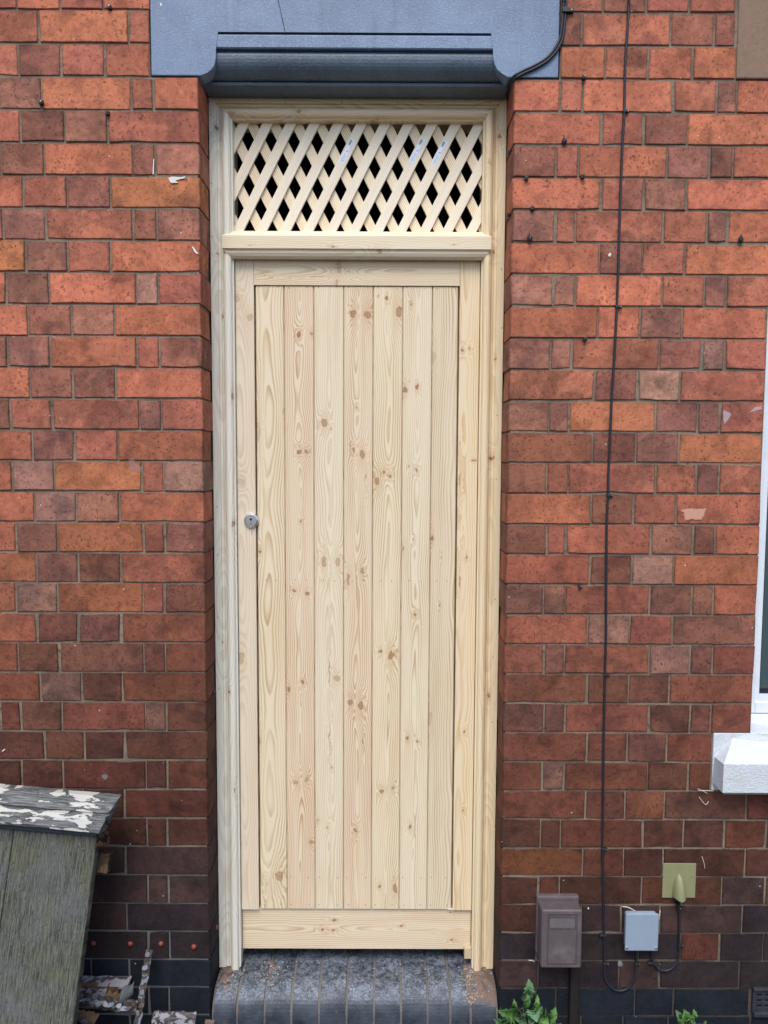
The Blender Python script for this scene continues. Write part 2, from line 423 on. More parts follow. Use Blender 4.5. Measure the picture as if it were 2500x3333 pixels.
RIGHT_ROWS = [
 ([464, 577, 691, 807, 930], 'RDRR'),
 ([466, 523, 758, 874, 932], 'DMDD'),
 ([467, 587, 702, 819, 935], 'OMOO'),
 ([349, 469, 529, 770, 887, 940, 1153], 'ORORPO'),
 ([351, 582, 695, 812, 1050], 'ORDO'),
 ([351, 462, 521, 759, 875, 937, 1049], 'DROPDO'),
 ([350, 585, 700, 815, 1053], 'OMPO'),
 ([349, 462, 517, 755, 873, 931, 1052], 'PRMRPO'),
 ([348, 584, 702, 816, 1051], 'ODRO'),
 ([347, 461, 521, 758, 872, 932, 1051], 'PPORPR'),
 ([348, 584, 700, 815, 1048], 'OOPO'),
 ([344, 457, 516, 756, 873, 933, 1049], 'PPMDLR'),
 ([343, 581, 697, 814, 1050], 'MDLM'),
 ([343, 457, 512, 750, 866, 928, 1051], 'PPVPPR'),
 ([343, 579, 699, 817, 1052], 'MDPV'),
 ([343, 455, 514, 756, 871, 932, 1051], 'DRMRPM'),
 ([344, 579, 697, 816, 1052], 'ODRO'),
 ([343, 457, 509, 747, 865, 928, 1052], 'DROPDO'),
 ([343, 580, 697, 814, 1053], 'ODLO'),
 ([343, 453, 512, 750, 868, 929, 1052], 'PPRPPO'),
 ([345, 578, 697, 817, 1052], 'OLRP'),
 ([345, 457, 515, 753, 868, 932, 1053], 'RPRLPR'),
 ([347, 581, 698, 814, 1051], 'MDDR'),
 ([348, 460, 519, 758, 876, 934, 1050], 'PPRDDR'),
 ([348, 583, 698, 812, 940], 'RMPR'),
 ([348, 459, 522, 759, 875, 940], 'RLRDR'),
 ([348, 583, 698, 810, 1045, 1165], 'RDMPR'),
 ([347, 458, 514, 751, 868, 985, 1106], 'DDRDPR'),
 ([347, 581, 698, 812, 1049, 1168], 'VRDDD'),
 ([347, 456, 514, 753, 869, 983, 1109], 'DRDRDX'),
 ([347, 465, 581, 697, 808, 1047, 1170], 'DXXXXE'),
 ([348, 452, 510, 750, 872, 985, 1111], 'EEEERE'),
 ([348, 459, 573, 694, 810, 1047, 1168], 'XEEXEE'),
 ([348, 453, 512, 743, 855, 1077], 'BBBBB'),
 ([350, 472, 589, 711, 843, 1083, 1205], 'BBBBBB'),
]

ax_vent = 1.085
def bed(k): return EYE + 1.16411 - .085*k
def fade(k, side):
    if side == 'L': return 1.0 if k < 12 else max(.26, 1-(k-12)*.054)
    return 1.0 if k < 13 else max(.25, 1-(k-12)*.045)
def brick_mesh(x0, x1, z0, z1, depth, q):
    """a brick with slightly wandering edges, a worn arris and a soot rim"""
    g = .0027
    x0 += g+q.uniform(-.0012, .0012); x1 -= g+q.uniform(-.0012, .0012); z0 += g+q.uniform(-.0010, .0010); z1 -= g+q.uniform(-.0010, .0010)
    nx = 4 if x1-x0 > .15 else 2
    pts = []
    for i in range(nx): pts.append((i/nx, 0))
    pts.append((1, 0)); pts.append((1, 1))
    for i in range(nx-1, 0, -1): pts.append((i/nx, 1))
    pts.append((0, 1))
    dy = q.uniform(-.0012, .0012); n = len(pts); tl = q.uniform(-.0012, .0012)
    V, E, Fc = [], [], []
    jit = [(q.uniform(-.0011, .0011), q.uniform(-.0009, .0009)) for _ in pts]
    for i, (u, v) in enumerate(pts):
        if q.random() < .06: c_ = q.uniform(.002, .0045); jit[i] = ((c_ if u < .5 else -c_) if u in (0, 1) else 0, (c_ if v == 0 else -c_)*.8)
    rings = [(0, depth, 0.0), (0, .0022+dy, 1.0), (.0018, dy, .92), (.0085, dy, .0)]
    for ins, y, e in rings:
        for (u, v), (jx, jz) in zip(pts, jit):
            x = x0+(x1-x0)*u; z = z0+(z1-z0)*v
            if ins:
                x = min(max(x, x0+ins), x1-ins) if u in (0, 1) else x
                z = min(max(z, z0+ins), z1-ins)
            V.append((x+jx, y+(tl*(u-.5) if y < .01 else 0), z+jz)); E.append(e)
    for r_ in range(3):
        for i in range(n):
            j = (i+1) % n; Fc.append((r_*n+i, r_*n+j, (r_+1)*n+j, (r_+1)*n+i))
    Fc.append(tuple(3*n+i for i in range(n)))
    return V, Fc, E
def lay(wall, rows, side):
    q = random.Random(11 if side == 'L' else 23)
    for k, (xs, cl) in enumerate(rows):
        xs = list(xs)
        if side == 'L':
            a = xs[0]
            xs = [(-1210 if -990 < a < -940 else -1145 if a > -940 and a < -895 else -1262 if a < -990 else -1005)] + xs
            if xs[0] == -1145: xs[0] = -1030
        z1, z0 = bed(k-1), bed(k)
        for i, c in enumerate(cl):
            x0, x1 = xs[i]/1000, xs[i+1]/1000
            if x1-x0 < .02: continue
            corner = (side == 'L' and i == len(cl)-1 and k > 2) or (side == 'R' and i == 0 and k > 2) or (side == 'R' and i == len(cl)-1 and 2 < k < 26)
            if side == 'L' and corner: x1 = -.4975+.0038
            if side == 'R' and i == 0 and k > 2: x0 = .3465-.0038
            depth = (.215 if x1-x0 < .16 else .104) if corner else .06
            r_, g_, b_, al = CLS[c]; f = fade(k, side) if c not in 'EB' else 1.0
            if c == 'X': f = 1.0
            j = q.uniform(.90, 1.10); hue = q.uniform(-.035, .035)
            o = obj('brick', brick_mesh(x0, x1, z0, z1, depth, q), BRICK, wall)
            o.color = (r_*f*j, g_*f*j*(1+hue), b_*f*j*(1-hue), min(1, al+q.uniform(-.15, .15)))
def outer(wall, cells, q, col=(.36, .13, .08, .5)):
    V = []; E = []; Fc = []
    for (x0, x1, z0, z1) in cells:
        v, f, e = brick_mesh(x0, x1, z0, z1, .05, q); n = len(V); V += v; E += e; Fc += [tuple(i+n for i in t) for t in f]
    o = obj('outer_brickwork', (V, Fc, E), BRICK, wall, kind='stuff'); o.color = col
def course(x0, x1, k):
    out = []; x = x0 - (.12 if k % 2 else 0)
    while x < x1-.03:
        w_ = .2375 if (int((x-x0)*9)+k) % 3 else .1175
        a, b = max(x, x0), min(x+w_, x1)
        if b-a > .03: out.append((a, b, bed(k), bed(k-1)))
        x += w_
    return out
wl = thing('brick_wall', 'red brick wall left of the pine gate, dark and sooty at its foot', 'wall', (-.9, .1, 0))
wr = thing('brick_wall', 'red brick wall right of the pine gate, carrying cables and meter boxes', 'wall', (.9, .1, 0))
zl = bed(2)
obj('mortar_bed', join(box(-2.4, -.5015, .0034, .22, -.05, zl), box(-2.4, -.624, .0034, .22, zl, bed(-7)), box(-.624, -.08, .0034, .22, bed(-1), bed(-7))), MORTARL, wl)
obj('mortar_bed', join(box(.3505, .936, .0034, .22, -.05, zl), box(.936, 1.049, .0034, .22, bed(25), zl), box(.936, 2.6, .0034, .22, -.05, bed(25)), box(.466, .936, .0034, .22, zl, bed(-7)),
    box(-.08, .466, .0034, .22, bed(-1), bed(-7)), box(.936, 2.6, .0034, .22, bed(-1), bed(-7))), MORTAR, wr)
lay(wl, LEFT_ROWS, 'L'); lay(wr, RIGHT_ROWS, 'R')
q = random.Random(5); cl_ = []
for k in range(0, 18): cl_ += course(-2.4, -1.265, k)
for k in range(-6, 0): cl_ += course(-2.4, -.08, k)
outer(wl, cl_, q); cl_ = []
for k in range(18, 27): cl_ += course(-2.4, -1.265, k)
outer(wl, cl_, q, (.20, .075, .05, .5)); cl_ = []
for k in range(27, 36): cl_ += course(-2.4, -1.265, k)
outer(wl, cl_, q, (.06, .035, .033, .5)); cl_ = []
for k in range(-6, 0): cl_ += course(-.08, 2.6, k)
outer(wr, cl_, q); cl_ = []
for k in range(26, 35):
    e_ = RIGHT_ROWS[k][0][-1]/1000
    if k == 33: e_ = ax_vent+.24
    if k == 30: outer(wr, cl_, q, (.13, .058, .042, .5)); cl_ = []
    cl_ += course(e_, 2.6, k)
outer(wr, cl_, q, (.035, .028, .03, .5))

# ------------------------------------------------------------------ door lintel
X0, X1 = -.6205, .4625
a_ = at(703, 155).x; b_ = at(1605, 155).x; zc = at(1150, 156).z; zb = bed(2)+.004
cl = [at(*p) for p in ((655, 245), (676, 236), (689, 227), (698, 213), (702, 190))]
cr = [at(*p) for p in ((1652, 249), (1636, 237), (1618, 228), (1610, 210), (1606, 190))]
outline = [(X0, zb), (cl[0].x, zb)] + [(p.x, p.z) for p in cl[1:]] + [(a_, zc), (b_, zc)] + [(p.x, p.z) for p in cr[::-1][:-1]] + [(cr[0].x, zb), (X1, zb)]
lt = thing('door_lintel', 'grey-blue painted stone lintel with a moulded lower edge above the gate', 'lintel', (-.08, .1, zb))
zg = at(1150, 103).z; zt = bed(-1)
stops = [(X0, zb), (cl[0].x, zb)] + [(p.x, p.z) for p in cl[1:]] + [(a_, zc), (a_+.004, zg), (a_+.004, zt), (X0, zt)]
stopr = [(X1, zb), (X1, zt), (b_-.004, zt), (b_-.004, zg), (b_, zc)] + [(p.x, p.z) for p in cr[::-1][:-1]] + [(cr[0].x, zb)]
whole = [(X0, zb), (cl[0].x, zb)] + [(p.x, p.z) for p in cl[1:]] + [(a_, zc), (a_+.004, zg), (b_-.004, zg), (b_, zc)] + [(p.x, p.z) for p in cr[::-1][:-1]] + [(cr[0].x, zb), (X1, zb), (X1, zt), (X0, zt)]
obj('lintel_stone', join(prism(whole, 0, .115, .0022)), LINTEL, lt)
obj('lintel_stone_back', box(X0+.002, X1-.002, .117, .22, zb+.002, zt), LINTEL, lt)
# moulded edge: fascia, ovolo, lip and soffit swept between the two stops
zl0 = at(1150, 268, .052).z; zl1 = at(1150, 281, .05).z
prof = [(.012, zt-.02), (.012, zg-.001), (.0075, zg-.006), (.0065, zg-.010), (.0065, zc+.003), (.015, zc-.002), (.0155, zc-.006), (.010, zc-.010), (.008, zc-.016)]
H = (zc-.016)-zl0
for i in range(1, 10):
    t = i/9*math.pi/2
    prof.append((.008+.048*(1-math.cos(t)), zc-.016-H*math.sin(t)))
prof += [(.0505, zl0-.0015), (.049, zl0-.004), (.049, zl1+.001), (.051, zl1), (.112, zl1-.004), (.112, zt-.02)]
xa, xb = cl[0].x-.004, cr[0].x+.004
fz_ = [(.012, zt-.02), (.012, zg-.0035), (.0030, zg-.0075), (.0016, zg-.011), (.0016, zc+.002), (.004, zc-.001), (.0145, zc-.001), (.05, zc-.001), (.05, zt-.02)]
V = [(a_-.001, y, z) for y, z in fz_]+[(b_+.001, y, z) for y, z in fz_]; n = len(fz_)
obj('lintel_fascia', fix((V, [(i, (i+1) % n, n+(i+1) % n, n+i) for i in range(n)]+[tuple(range(n)), tuple(range(n, 2*n))])), LINTEL, lt)
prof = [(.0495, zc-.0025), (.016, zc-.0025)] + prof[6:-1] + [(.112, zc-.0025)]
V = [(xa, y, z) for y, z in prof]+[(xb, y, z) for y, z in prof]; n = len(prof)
obj('lintel_moulding', fix((V, [(i, (i+1) % n, n+(i+1) % n, n+i) for i in range(n)]+[tuple(range(n)), tuple(range(n, 2*n))])), mat_lintel('shaded_masonry_paint', .60, (1.0, .95, .84)), lt)  # same lintel paint, with the underside's shade put into a darker, less blue colour
# hairline crack
ck = [(905, -20), (905, 0), (912, 30), (921, 70), (930, 112), (934, 150)]
V = []; Fc = []
for i, (px, py) in enumerate(ck):
    c = at(px, py); V += [c+Vector((-.0007-.0006*(i % 2), -.0006, 0)), c+Vector((.0007, -.0006, 0))]
for i in range(len(ck)-1):
    if i == 4: continue
    Fc.append((2*i, 2*i+1, 2*i+3, 2*i+2))
obj('crack', (V, Fc), mat_plain('crack_dark', (.02, .02, .03), .9), lt)
ws = thing('window_lintel', 'plain brown stone block over the window at the top right corner', 'lintel', (1.5, .1, zb))
obj('stone_block', box(.936, 2.3, -.002, .22, bed(2)+.003, bed(-1)-.003, .004), mat_plain('brown_sandstone', (.27, .185, .135), .9, .2, .25, 60, .8, .003), ws)

# ------------------------------------------------------------------ doorstep
st = thing('doorstep', 'dark blue bullnose brick step with rubble in its joints, under the pine gate', 'step', (-.08, .1, 0))
SX = [at(px, 3329).x for px in (690, 770, 860, 947, 1037, 1127, 1217, 1305, 1392, 1466, 1532, 1619)]
SX[0] = -.492; SX[-1] = .342
ST = .158
SR = .072
def nose(dy, dz, ins=0.0, n=12, r=SR):
    out = [(dy+ins, .0)]
    for t in range(n):
        an = t/(n-1)*math.pi/2; out.append((dy+r-(r-ins)*math.cos(an), ST-r+(r-ins)*math.sin(an)+dz))
    return out+[(.245, ST+dz-ins), (.245, .0)]
pr = nose(0, 0, .0055); n = len(pr)
obj('mortar_bed', fix(([(-.494, y, z) for y, z in pr]+[(.344, y, z) for y, z in pr], [(j, (j+1) % n, n+(j+1) % n, n+j) for j in range(n)]+[tuple(range(n)), tuple(range(n, 2*n))])), mat_mortar('step_mortar', stain=(.17, .165, .16), lo=5, hi=6), st)
q = random.Random(3)
for i in range(11):
    x0 = SX[i]+.0035+q.uniform(-.001, .001); x1 = SX[i+1]-.0035; dz = q.uniform(-.002, .002); dy = q.uniform(-.002, .002); tl = q.uniform(-.0025, .0025)
    pr = nose(dy, dz)
    n = len(pr)
    bm = bmesh.new()
    va = [bm.verts.new((x0, y, z)) for y, z in pr]; vb = [bm.verts.new((x1, y, z+tl*(z > .05))) for y, z in pr]
    fa = bm.faces.new(va); fb = bm.faces.new(vb[::-1])
    for j in range(n): bm.faces.new((va[j], va[(j+1) % n], vb[(j+1) % n], vb[j]))
    bmesh.ops.bevel(bm, geom=list(fa.edges)+list(fb.edges), offset=.0025, segments=1, affect='EDGES')
    o = obj('brick', take(bm), BLUE, st, smooth=False)
CRUMB = mat_plain('mortar_crumbs', (.34, .30, .26), .95, .1, .35, 60, .8, .003)
def rock(c, r, q, flat=.6):
    bm = bmesh.new(); bmesh.ops.create_icosphere(bm, subdivisions=1, radius=r)
    for v in bm.verts: v.co *= q.uniform(.65, 1.25); v.co.z *= flat; v.co += Vector(c)
    return take(bm)
q = random.Random(9); rk = []
for _ in range(300):
    s = q.random()
    if s < .48: x = q.gauss(.285, .022); y = q.uniform(.012, .13)
    elif s < .72: x = q.gauss(-.455, .022); y = q.uniform(.02, .12)
    elif s < .88: x = q.gauss(-.335, .03); y = q.uniform(.05, .15)
    else: x = q.choice(SX)+q.gauss(0, .003); y = q.uniform(.02, .17)
    x = min(max(x, -.488), .337)
    z = ST-SR+math.sqrt(max(0, SR**2-(SR-y)**2)) if y < SR else ST
    rk.append(rock((x, y, z+.0008), q.uniform(.0012, .0042), q))
obj('mortar_crumbs', join(*rk), CRUMB, st, kind='stuff')
def slab_patch(x0, x1, y0, y1, h, seed):
    n = 14; V = []; Fc = []
    for j in range(n):
        for i in range(n):
            u, v = i/(n-1), j/(n-1); x = x0+(x1-x0)*u; y = y0+(y1-y0)*v
            z = ST-SR+math.sqrt(max(0, SR**2-(SR-y)**2)) if y < SR else ST
            e = min(u, 1-u, v, 1-v)*4
            V.append((x, y, z-.004+min(1, e)*h*(.55+1.2*mnoise.noise(Vector((x*45, y*45, seed))))+.0022))
    for j in range(n-1):
        for i in range(n-1): Fc.append((j*n+i, j*n+i+1, (j+1)*n+i+1, (j+1)*n+i))
    return V, Fc
PATCH = mat_plain('pink_mortar', (.20, .145, .125), .95, .1, .35, 40, 1, .004)
obj('mortar_smear', join(slab_patch(.255, .341, .010, .14, .010, 1), slab_patch(-.491, -.445, .03, .14, .010, 5), slab_patch(-.36, -.325, .10, .16, .004, 9)), PATCH, st, kind='stuff')

# ------------------------------------------------------------------ gate frame (trims, head, transom)
GY = .119; TW = .0655
xL, xR = -.4955, .3452
zT = at(1150, 312, GY).z; zB = ST+.002
gf = thing('gate_frame', 'new pale pine moulded door frame set into the brick opening', 'door frame', (-.075, .13, ST))
LG = gf.location
Zax, Xax = (0, 0, 1), (1, 0, 0)
def K(px, py, rx, rz, dk, y=.139, horiz=False):
    p = at(px, py, y); return (p.z, p.x, rz/1115, rx/1115, dk) if horiz else (p.x, p.z, rx/1115, rz/1115, dk)
def Z3(x, y): return 650+x*.6329, 700+y*.6329
def Z4(x, y): return 650+x*.6329, 1750+y*.6329
def Z5(x, y): return 600+x*.6932, 2650+y*.6932
PROF = [(0, .150), (0, .1195), (.001, .1185), (.0205, .1185), (.0215, .1195), (.0218, .1255), (.0285, .1265), (.029, .1285), (.0305, .1265), (.036, .125), (.0365, .117), (.040, .1105), (.0455, .1065),
        (.051, .1058), (.0565, .108), (.0600, .1125), (.0607, .1185), (.0615, .1205), (.0655, .1225), (.0655, .150)]
def trim(side):
    V = []; n = len(PROF)
    for w_, y in PROF:
        x = xL+w_ if side == 'L' else xR-w_
        V.append((x, y, zB+(.002*math.sin(w_*400)+.0015 if side == 'L' else .002*math.sin(w_*300)-.001+.001)))
    for w_, y in PROF:
        x = xL+w_ if side == 'L' else xR-w_
        V.append((x, y, zT-w_-.0004))
    return fix((V, [(i, (i+1) % n, n+(i+1) % n, n+i) for i in range(n)]+[tuple(range(n)), tuple(range(n, 2*n))]))
cool = (.97, .99, 1.0)
WTL = wood('pine_left_moulding', LG, Zax, Xax, x0=-.47, seed=1, d0=.05, amp=.02, sp=.0042, amt=.38, tint=cool, grey=.0, early=(.78, .745, .655), late=(.52, .46, .36),
           knots=[K(*Z3(115, 520), 3, 5, .7, .12), K(*Z3(168, 930), 4.5, 14, .6, .11), K(*Z3(90, 200), 3, 4, .7, .12), K(*Z3(172, 1590), 5, 9, .6, .11), K(*Z4(150, 790), 8, 6, .7, .11), K(577*.42194+460, 985*.42194, 6.5, 6.5, .8, .12), K(*Z4(180, 1300), 4, 12, .6, .11), K(*Z4(115, 535), 3, 4, .9, .12)])
WTR = wood('pine_right_moulding', LG, Zax, Xax, x0=.318, seed=2, d0=.03, amp=.02, sp=.0052, amt=.42, tint=(1.0, .975, .91), early=(.77, .665, .485), late=(.56, .40, .24),
           knots=[K(*Z3(1513, 185), 6.5, 8, .95, .12), K(*Z3(1520, 740), 3, 7, .6, .12), K(*Z3(1500, 1250), 7.5, 8, .95, .12), K(*Z4(1488, 815), 6, 11, .8, .12), K(1100+1252*.42194, 1060*.42194, 5, 8, .8, .12), K(1100+1165*.42194, 1270*.42194, 7, 14, .25, .12)])
WH = wood('pine_head_moulding', LG, Xax, Zax, x0=zT-.035, seed=3, d0=.03, amp=.02, sp=.0045, amt=.5, early=(.72, .60, .42), late=(.46, .32, .18),
          knots=[K(460+1220*.42194, 860*.42194, 9, 8, .6, .11, True), K(460+700*.42194, 875*.42194, 12, 8, .3, .11, True), K(1100+290*.42194, 912*.42194, 16, 4, .3, .11, True)])
obj('moulding', trim('L'), WTL, gf, label='cool pale left upright moulding'); obj('moulding', trim('R'), WTR, gf, label='warm knotty right upright moulding')
V = [(xL+w_+.0004, y, zT-w_) for w_, y in PROF]+[(xR-w_-.0004, y, zT-w_) for w_, y in PROF]; n = len(PROF)
obj('head_moulding', fix((V, [(i, (i+1) % n, n+(i+1) % n, n+i) for i in range(n)]+[tuple(range(n)), tuple(range(n, 2*n))])), WH, gf)
obj('post', box(xL+.002, xL+.060, .152, .225, ST+.001, zT-.003), WTL, gf); obj('post', box(xR-.060, xR-.002, .152, .225, ST+.001, zT-.003), WTR, gf)
obj('head_rail', box(xL+.062, xR-.062, .170, .225, zT-.06, zT-.003), WH, gf)
pb = at(*Z5(1330, 656), .15)
WB_ = mat_plain('offcut_pine', (.50, .40, .27), .7)
obj('packing_block', box(pb.x-.012, xR-.0662, .130, .150, ST+.026, ST+.06, .001), WB_, gf)
# transom
tx0, tx1 = at(722, 785, .098).x, at(1600, 790, .098).x
t0, t1, t2, t3 = at(1150, 754, .128).z, at(1150, 768, .098).z, at(1150, 810, .098).z, at(1150, 842, .126).z
WT = wood('pine_transom', LG, Xax, Zax, x0=t2-.01, seed=4, d0=.012, amp=.02, sp=.0052, amt=.4, early=(.74, .65, .495), late=(.50, .37, .22),
          knots=[K(460+835*.42194, 1893*.42194, 5, 2.5, .8, .098, True), K(460+1475*.42194, 1903*.42194, 7, 3.5, .9, .098, True), K(1100+895*.42194, 1892*.42194, 5, 2.5, .8, .098, True), K(1100+325*.42194, 1942*.42194, 9, 7, .45, .11, True)])
prt = [(.150, t0, .022), (.126, t0, .019), (.0985, t1+.0008, .001), (.098, t1, 0), (.098, t2+.0008, 0), (.0985, t2, 0), (.103, t2-.0005, .001), (.1035, t2-.003, .001), (.104, t2-.010, .010), (.108, t2-.018, .018),
       (.115, t2-.0235, .024), (.118, t2-.025, .026), (.1185, t3+.002, .030), (.121, t3, .031), (.150, t3, .033)]
V = [(tx0+e, y, z) for y, z, e in prt]+[(tx1-e, y, z) for y, z, e in prt]; n = len(prt)
obj('transom', fix((V, [(i, (i+1) % n, n+(i+1) % n, n+i) for i in range(n)]+[tuple(range(n)), tuple(range(n, 2*n))])), WT, gf)
obj('transom_core', box(xL+.062, xR-.062, .152, .225, t3+.004, t0-.002), WT, gf)
# fixing pin holes
PIN = mat_plain('pin_hole', (.05, .035, .025), .8)
pins = []
for px, py in ((718, 326), (808, 326), (928, 334), (1112, 334), (1113, 334), (1294, 337), (1445, 336), (1595, 332), (684, 374), (688, 596), (690, 770), (707, 1650), (709, 1806), (709, 2010), (712, 2240), (1632, 876), (1633, 1067), (1618, 1352), (1615, 1560), (1612, 1950), (1605, 2140), (1602, 2350)):
    c = at(px, py, .1178); pins.append(box(c.x-.0008, c.x+.0008, .1176, .1184, c.z-.0018, c.z+.0018))
obj('pin_hole', join(*pins), PIN, gf, kind='stuff')

# ------------------------------------------------------------------ gate leaf
gt = thing('wooden_gate', 'new untreated pine gate of seven upright knotty boards in a flat frame', 'gate', (-.08, .15, ST+.04))
LT = gt.location
ix0, ix1 = xL+TW+.0015, xR-TW-.0015
top = [832, 926, 1023, 1121, 1216, 1312, 1408, 1494]; bot = [843, 933, 1024, 1116, 1208, 1299, 1390, 1471]
BX = [(at(a, 960, .139).x+at(b, 2930, .139).x)/2 for a, b in zip(top, bot)]
zr = at(1150, 929.5, .135).z; zrt = at(1150, 838, .135).z; zb1 = at(1150, 2959, .139).z; zb0 = at(1150, 3088, .147).z
WL = wood('pine_left_stile', LT, Zax, Xax, x0=-.42, seed=11, d0=.032, amp=.012, sp=.0050, amt=.5, tint=(.99, .96, .93), grey=.08, late=(.50, .40, .29),
          knots=[K(*Z3(190, 430), 14, 16, .18), K(*Z3(262, 525), 14, 12, .22), K(*Z3(215, 1370), 16, 12, .12), K(*Z4(215, 615), 14, 22, .20), K(*Z5(258, 140), 9, 14, .3)])
WR = wood('pine_right_stile', LT, Zax, Xax, x0=.235, seed=12, d0=.022, amp=.014, sp=.0052, amt=.6, tint=(1.0, .95, .84), late=(.56, .36, .17),
          knots=[K(*Z3(1352, 695), 5, 5, .8), K(*Z3(1387, 693), 4.5, 5, .8), K(*Z3(1410, 1262), 9, 2.5, .85), K(*Z3(1340, 1360), 3, 24, .5), K(*Z4(1370, 100), 4.5, 6, .95), K(*Z4(1335, 225), 3, 26, .55), K(*Z4(1362, 997), 4, 5, .8), K(*Z4(1355, 1400), 3.5, 4, .8)])
WTP = wood('pine_top_rail', LT, Xax, Zax, x0=zr+.04, seed=13, d0=.012, amp=.02, sp=.0048, amt=.6, tint=(1.0, .96, .88), knots=[K(*Z3(715, 262), 11, 26, .22, .135, True), K(*Z3(600, 317), 30, 1.6, .6, .135, True), K(*Z3(765, 290), 3, 3, .3, .135, True), K(*Z3(705, 345), 5, 14, .3, .135, True)])
WB = wood('pine_bottom_rail', LT, Xax, Zax, x0=zb0+.065, seed=14, d0=.010, amp=.022, sp=.0060, amt=.72, tint=(.98, .94, .88), late=(.50, .36, .22),
          knots=[K(*Z5(705, 498), 6, 5, .95, .147, True), K(*Z5(650, 540), 5, 4, .95, .147, True), K(*Z5(700, 547), 6, 5, .95, .147, True), K(*Z5(1018, 523), 6, 5, .9, .147, True), K(*Z5(1252, 460), 5, 4, .8, .147, True), K(*Z5(1258, 587), 5, 4, .8, .147, True)])
obj('stile', box(ix0, BX[0]-.0022, .135, .168, zb1-.0005, zrt+.003, .0012), WL, gt); obj('stile', box(BX[7]+.0022, ix1, .135, .168, zb1-.0005, zrt+.003, .0012), WR, gt)
obj('top_rail', box(BX[0]-.0018, BX[7]+.0018, .1352, .168, zr, zrt+.003, .0012), WTP, gt)
obj('bottom_rail', box(ix0, ix1, .1462, .180, zb0, zb1-.0015, .0012), WB, gt)
obj('ledge_panel', box(BX[0]-.01, BX[7]+.01, .170, .178, zb1-.001, zrt), WB, gt)
KN = [
 [K(*Z4(310, 70), 5, 7, .9), K(*Z4(306, 1045), 8, 16, .35), K(*Z5(445, 291), 17, 22, .45), K(*Z3(300, 1120), 9, 40, .12), K(*Z3(432, 1010), 4, 10, .15), K(*Z5(385, 330), 4, 10, .15)],
 [K(*Z3(512, 618), 8, 9, .75), K(*Z3(575, 612), 7, 7, .55), K(*Z3(512, 1216), 8, 8, .7), K(*Z3(548, 1218), 7, 6, .7), K(*Z3(520, 1577), 4.5, 4.5, .8), K(*Z4(487, 270), 6, 6, .8), K(*Z4(555, 286), 7, 7, .7), K(*Z4(530, 743), 5.5, 6.5, .8), K(*Z4(456, 783), 6, 9, .9), K(*Z4(495, 1258), 8, 11, .35), K(*Z4(552, 1242), 7, 10, .35), K(*Z5(596, 132), 9, 8, .5)],
 [K(*Z3(640, 1070), 13, 14, .55), K(*Z3(678, 1102), 3, 3, .7), K(*Z4(640, 122), 9, 22, .38), K(*Z4(712, 125), 12, 18, .30), K(*Z4(705, 722), 14, 11, .28), K(*Z4(668, 690), 1.4, 48, .9), K(*Z4(670, 1040), 1.2, 56, .6), K(*Z5(673, 64), 5, 4, .4), K(*Z4(678, 1183), 2, 3, .9), K(*Z4(608, 1450), 9, 7, .25)],
 [K(*Z3(790, 508), 10, 14, .65), K(*Z3(862, 510), 13, 14, .60), K(*Z3(793, 1208), 6.5, 7.5, .7), K(*Z3(835, 1235), 13, 16, .55), K(*Z4(765, 212), 8, 22, .45), K(*Z4(836, 172), 9, 12, .45), K(*Z4(775, 848), 12, 13, .55), K(*Z4(828, 866), 12, 18, .60), K(*Z5(806, 73), 7.5, 8, .65), K(*Z3(810, 988), 4, 4, .3), K(*Z4(838, 1050), 1.8, 14, .8), K(*Z3(855, 1350), 1.6, 20, .5)],
 [K(*Z3(963, 433), 5, 9, 1), K(*Z3(1024, 494), 14, 20, .60), K(*Z3(920, 415), 3, 3, 1), K(*Z3(912, 1368), 12, 17, .6), K(*Z3(976, 1338), 7, 7.5, .7), K(*Z3(944, 1322), 5, 6, .7), K(*Z4(985, 606), 12, 17, .65), K(*Z4(930, 585), 6, 7, .75), K(*Z4(935, 1306), 8, 9, .65), K(*Z4(994, 1290), 7, 7, .5), K(*Z5(990, 350), 11, 18, .6), K(*Z5(918, 339), 5, 6, .9)],
 [K(*Z3(1087, 460), 5, 6, .9), K(*Z3(1055, 896), 8, 11, .75), K(*Z3(1118, 882), 6, 8, .8), K(*Z3(1082, 858), 2.5, 3, .9), K(*Z3(1117, 1311), 6, 6.5, .75), K(*Z3(1077, 1292), 3, 3, .9), K(*Z3(1103, 1672), 3.5, 3.5, .8), K(*Z4(1046, 58), 6, 10, .5), K(*Z4(1107, 396), 5, 5.5, .95), K(*Z4(1068, 1032), 7, 8, .85), K(*Z4(1120, 1048), 4.5, 5, .85), K(*Z5(1060, 60), 6.5, 8, .85)],
 [K(*Z3(1196, 1660), 6, 10, 1), K(*Z3(1200, 735), 12, 26, .1), K(*Z4(1185, 930), 9, 28, .1), K(*Z4(1245, 95), 1.8, 4, .9), K(*Z4(1235, 348), 1.8, 4, .9)]]
tints = [(1, .975, .90), (.99, .93, .87), (1, .99, .95), (.98, .925, .86), (1, .975, .89), (1, .985, .94), (.945, .925, .86)]
dd = [.030, .006, .012, .008, .006, .010, .050]
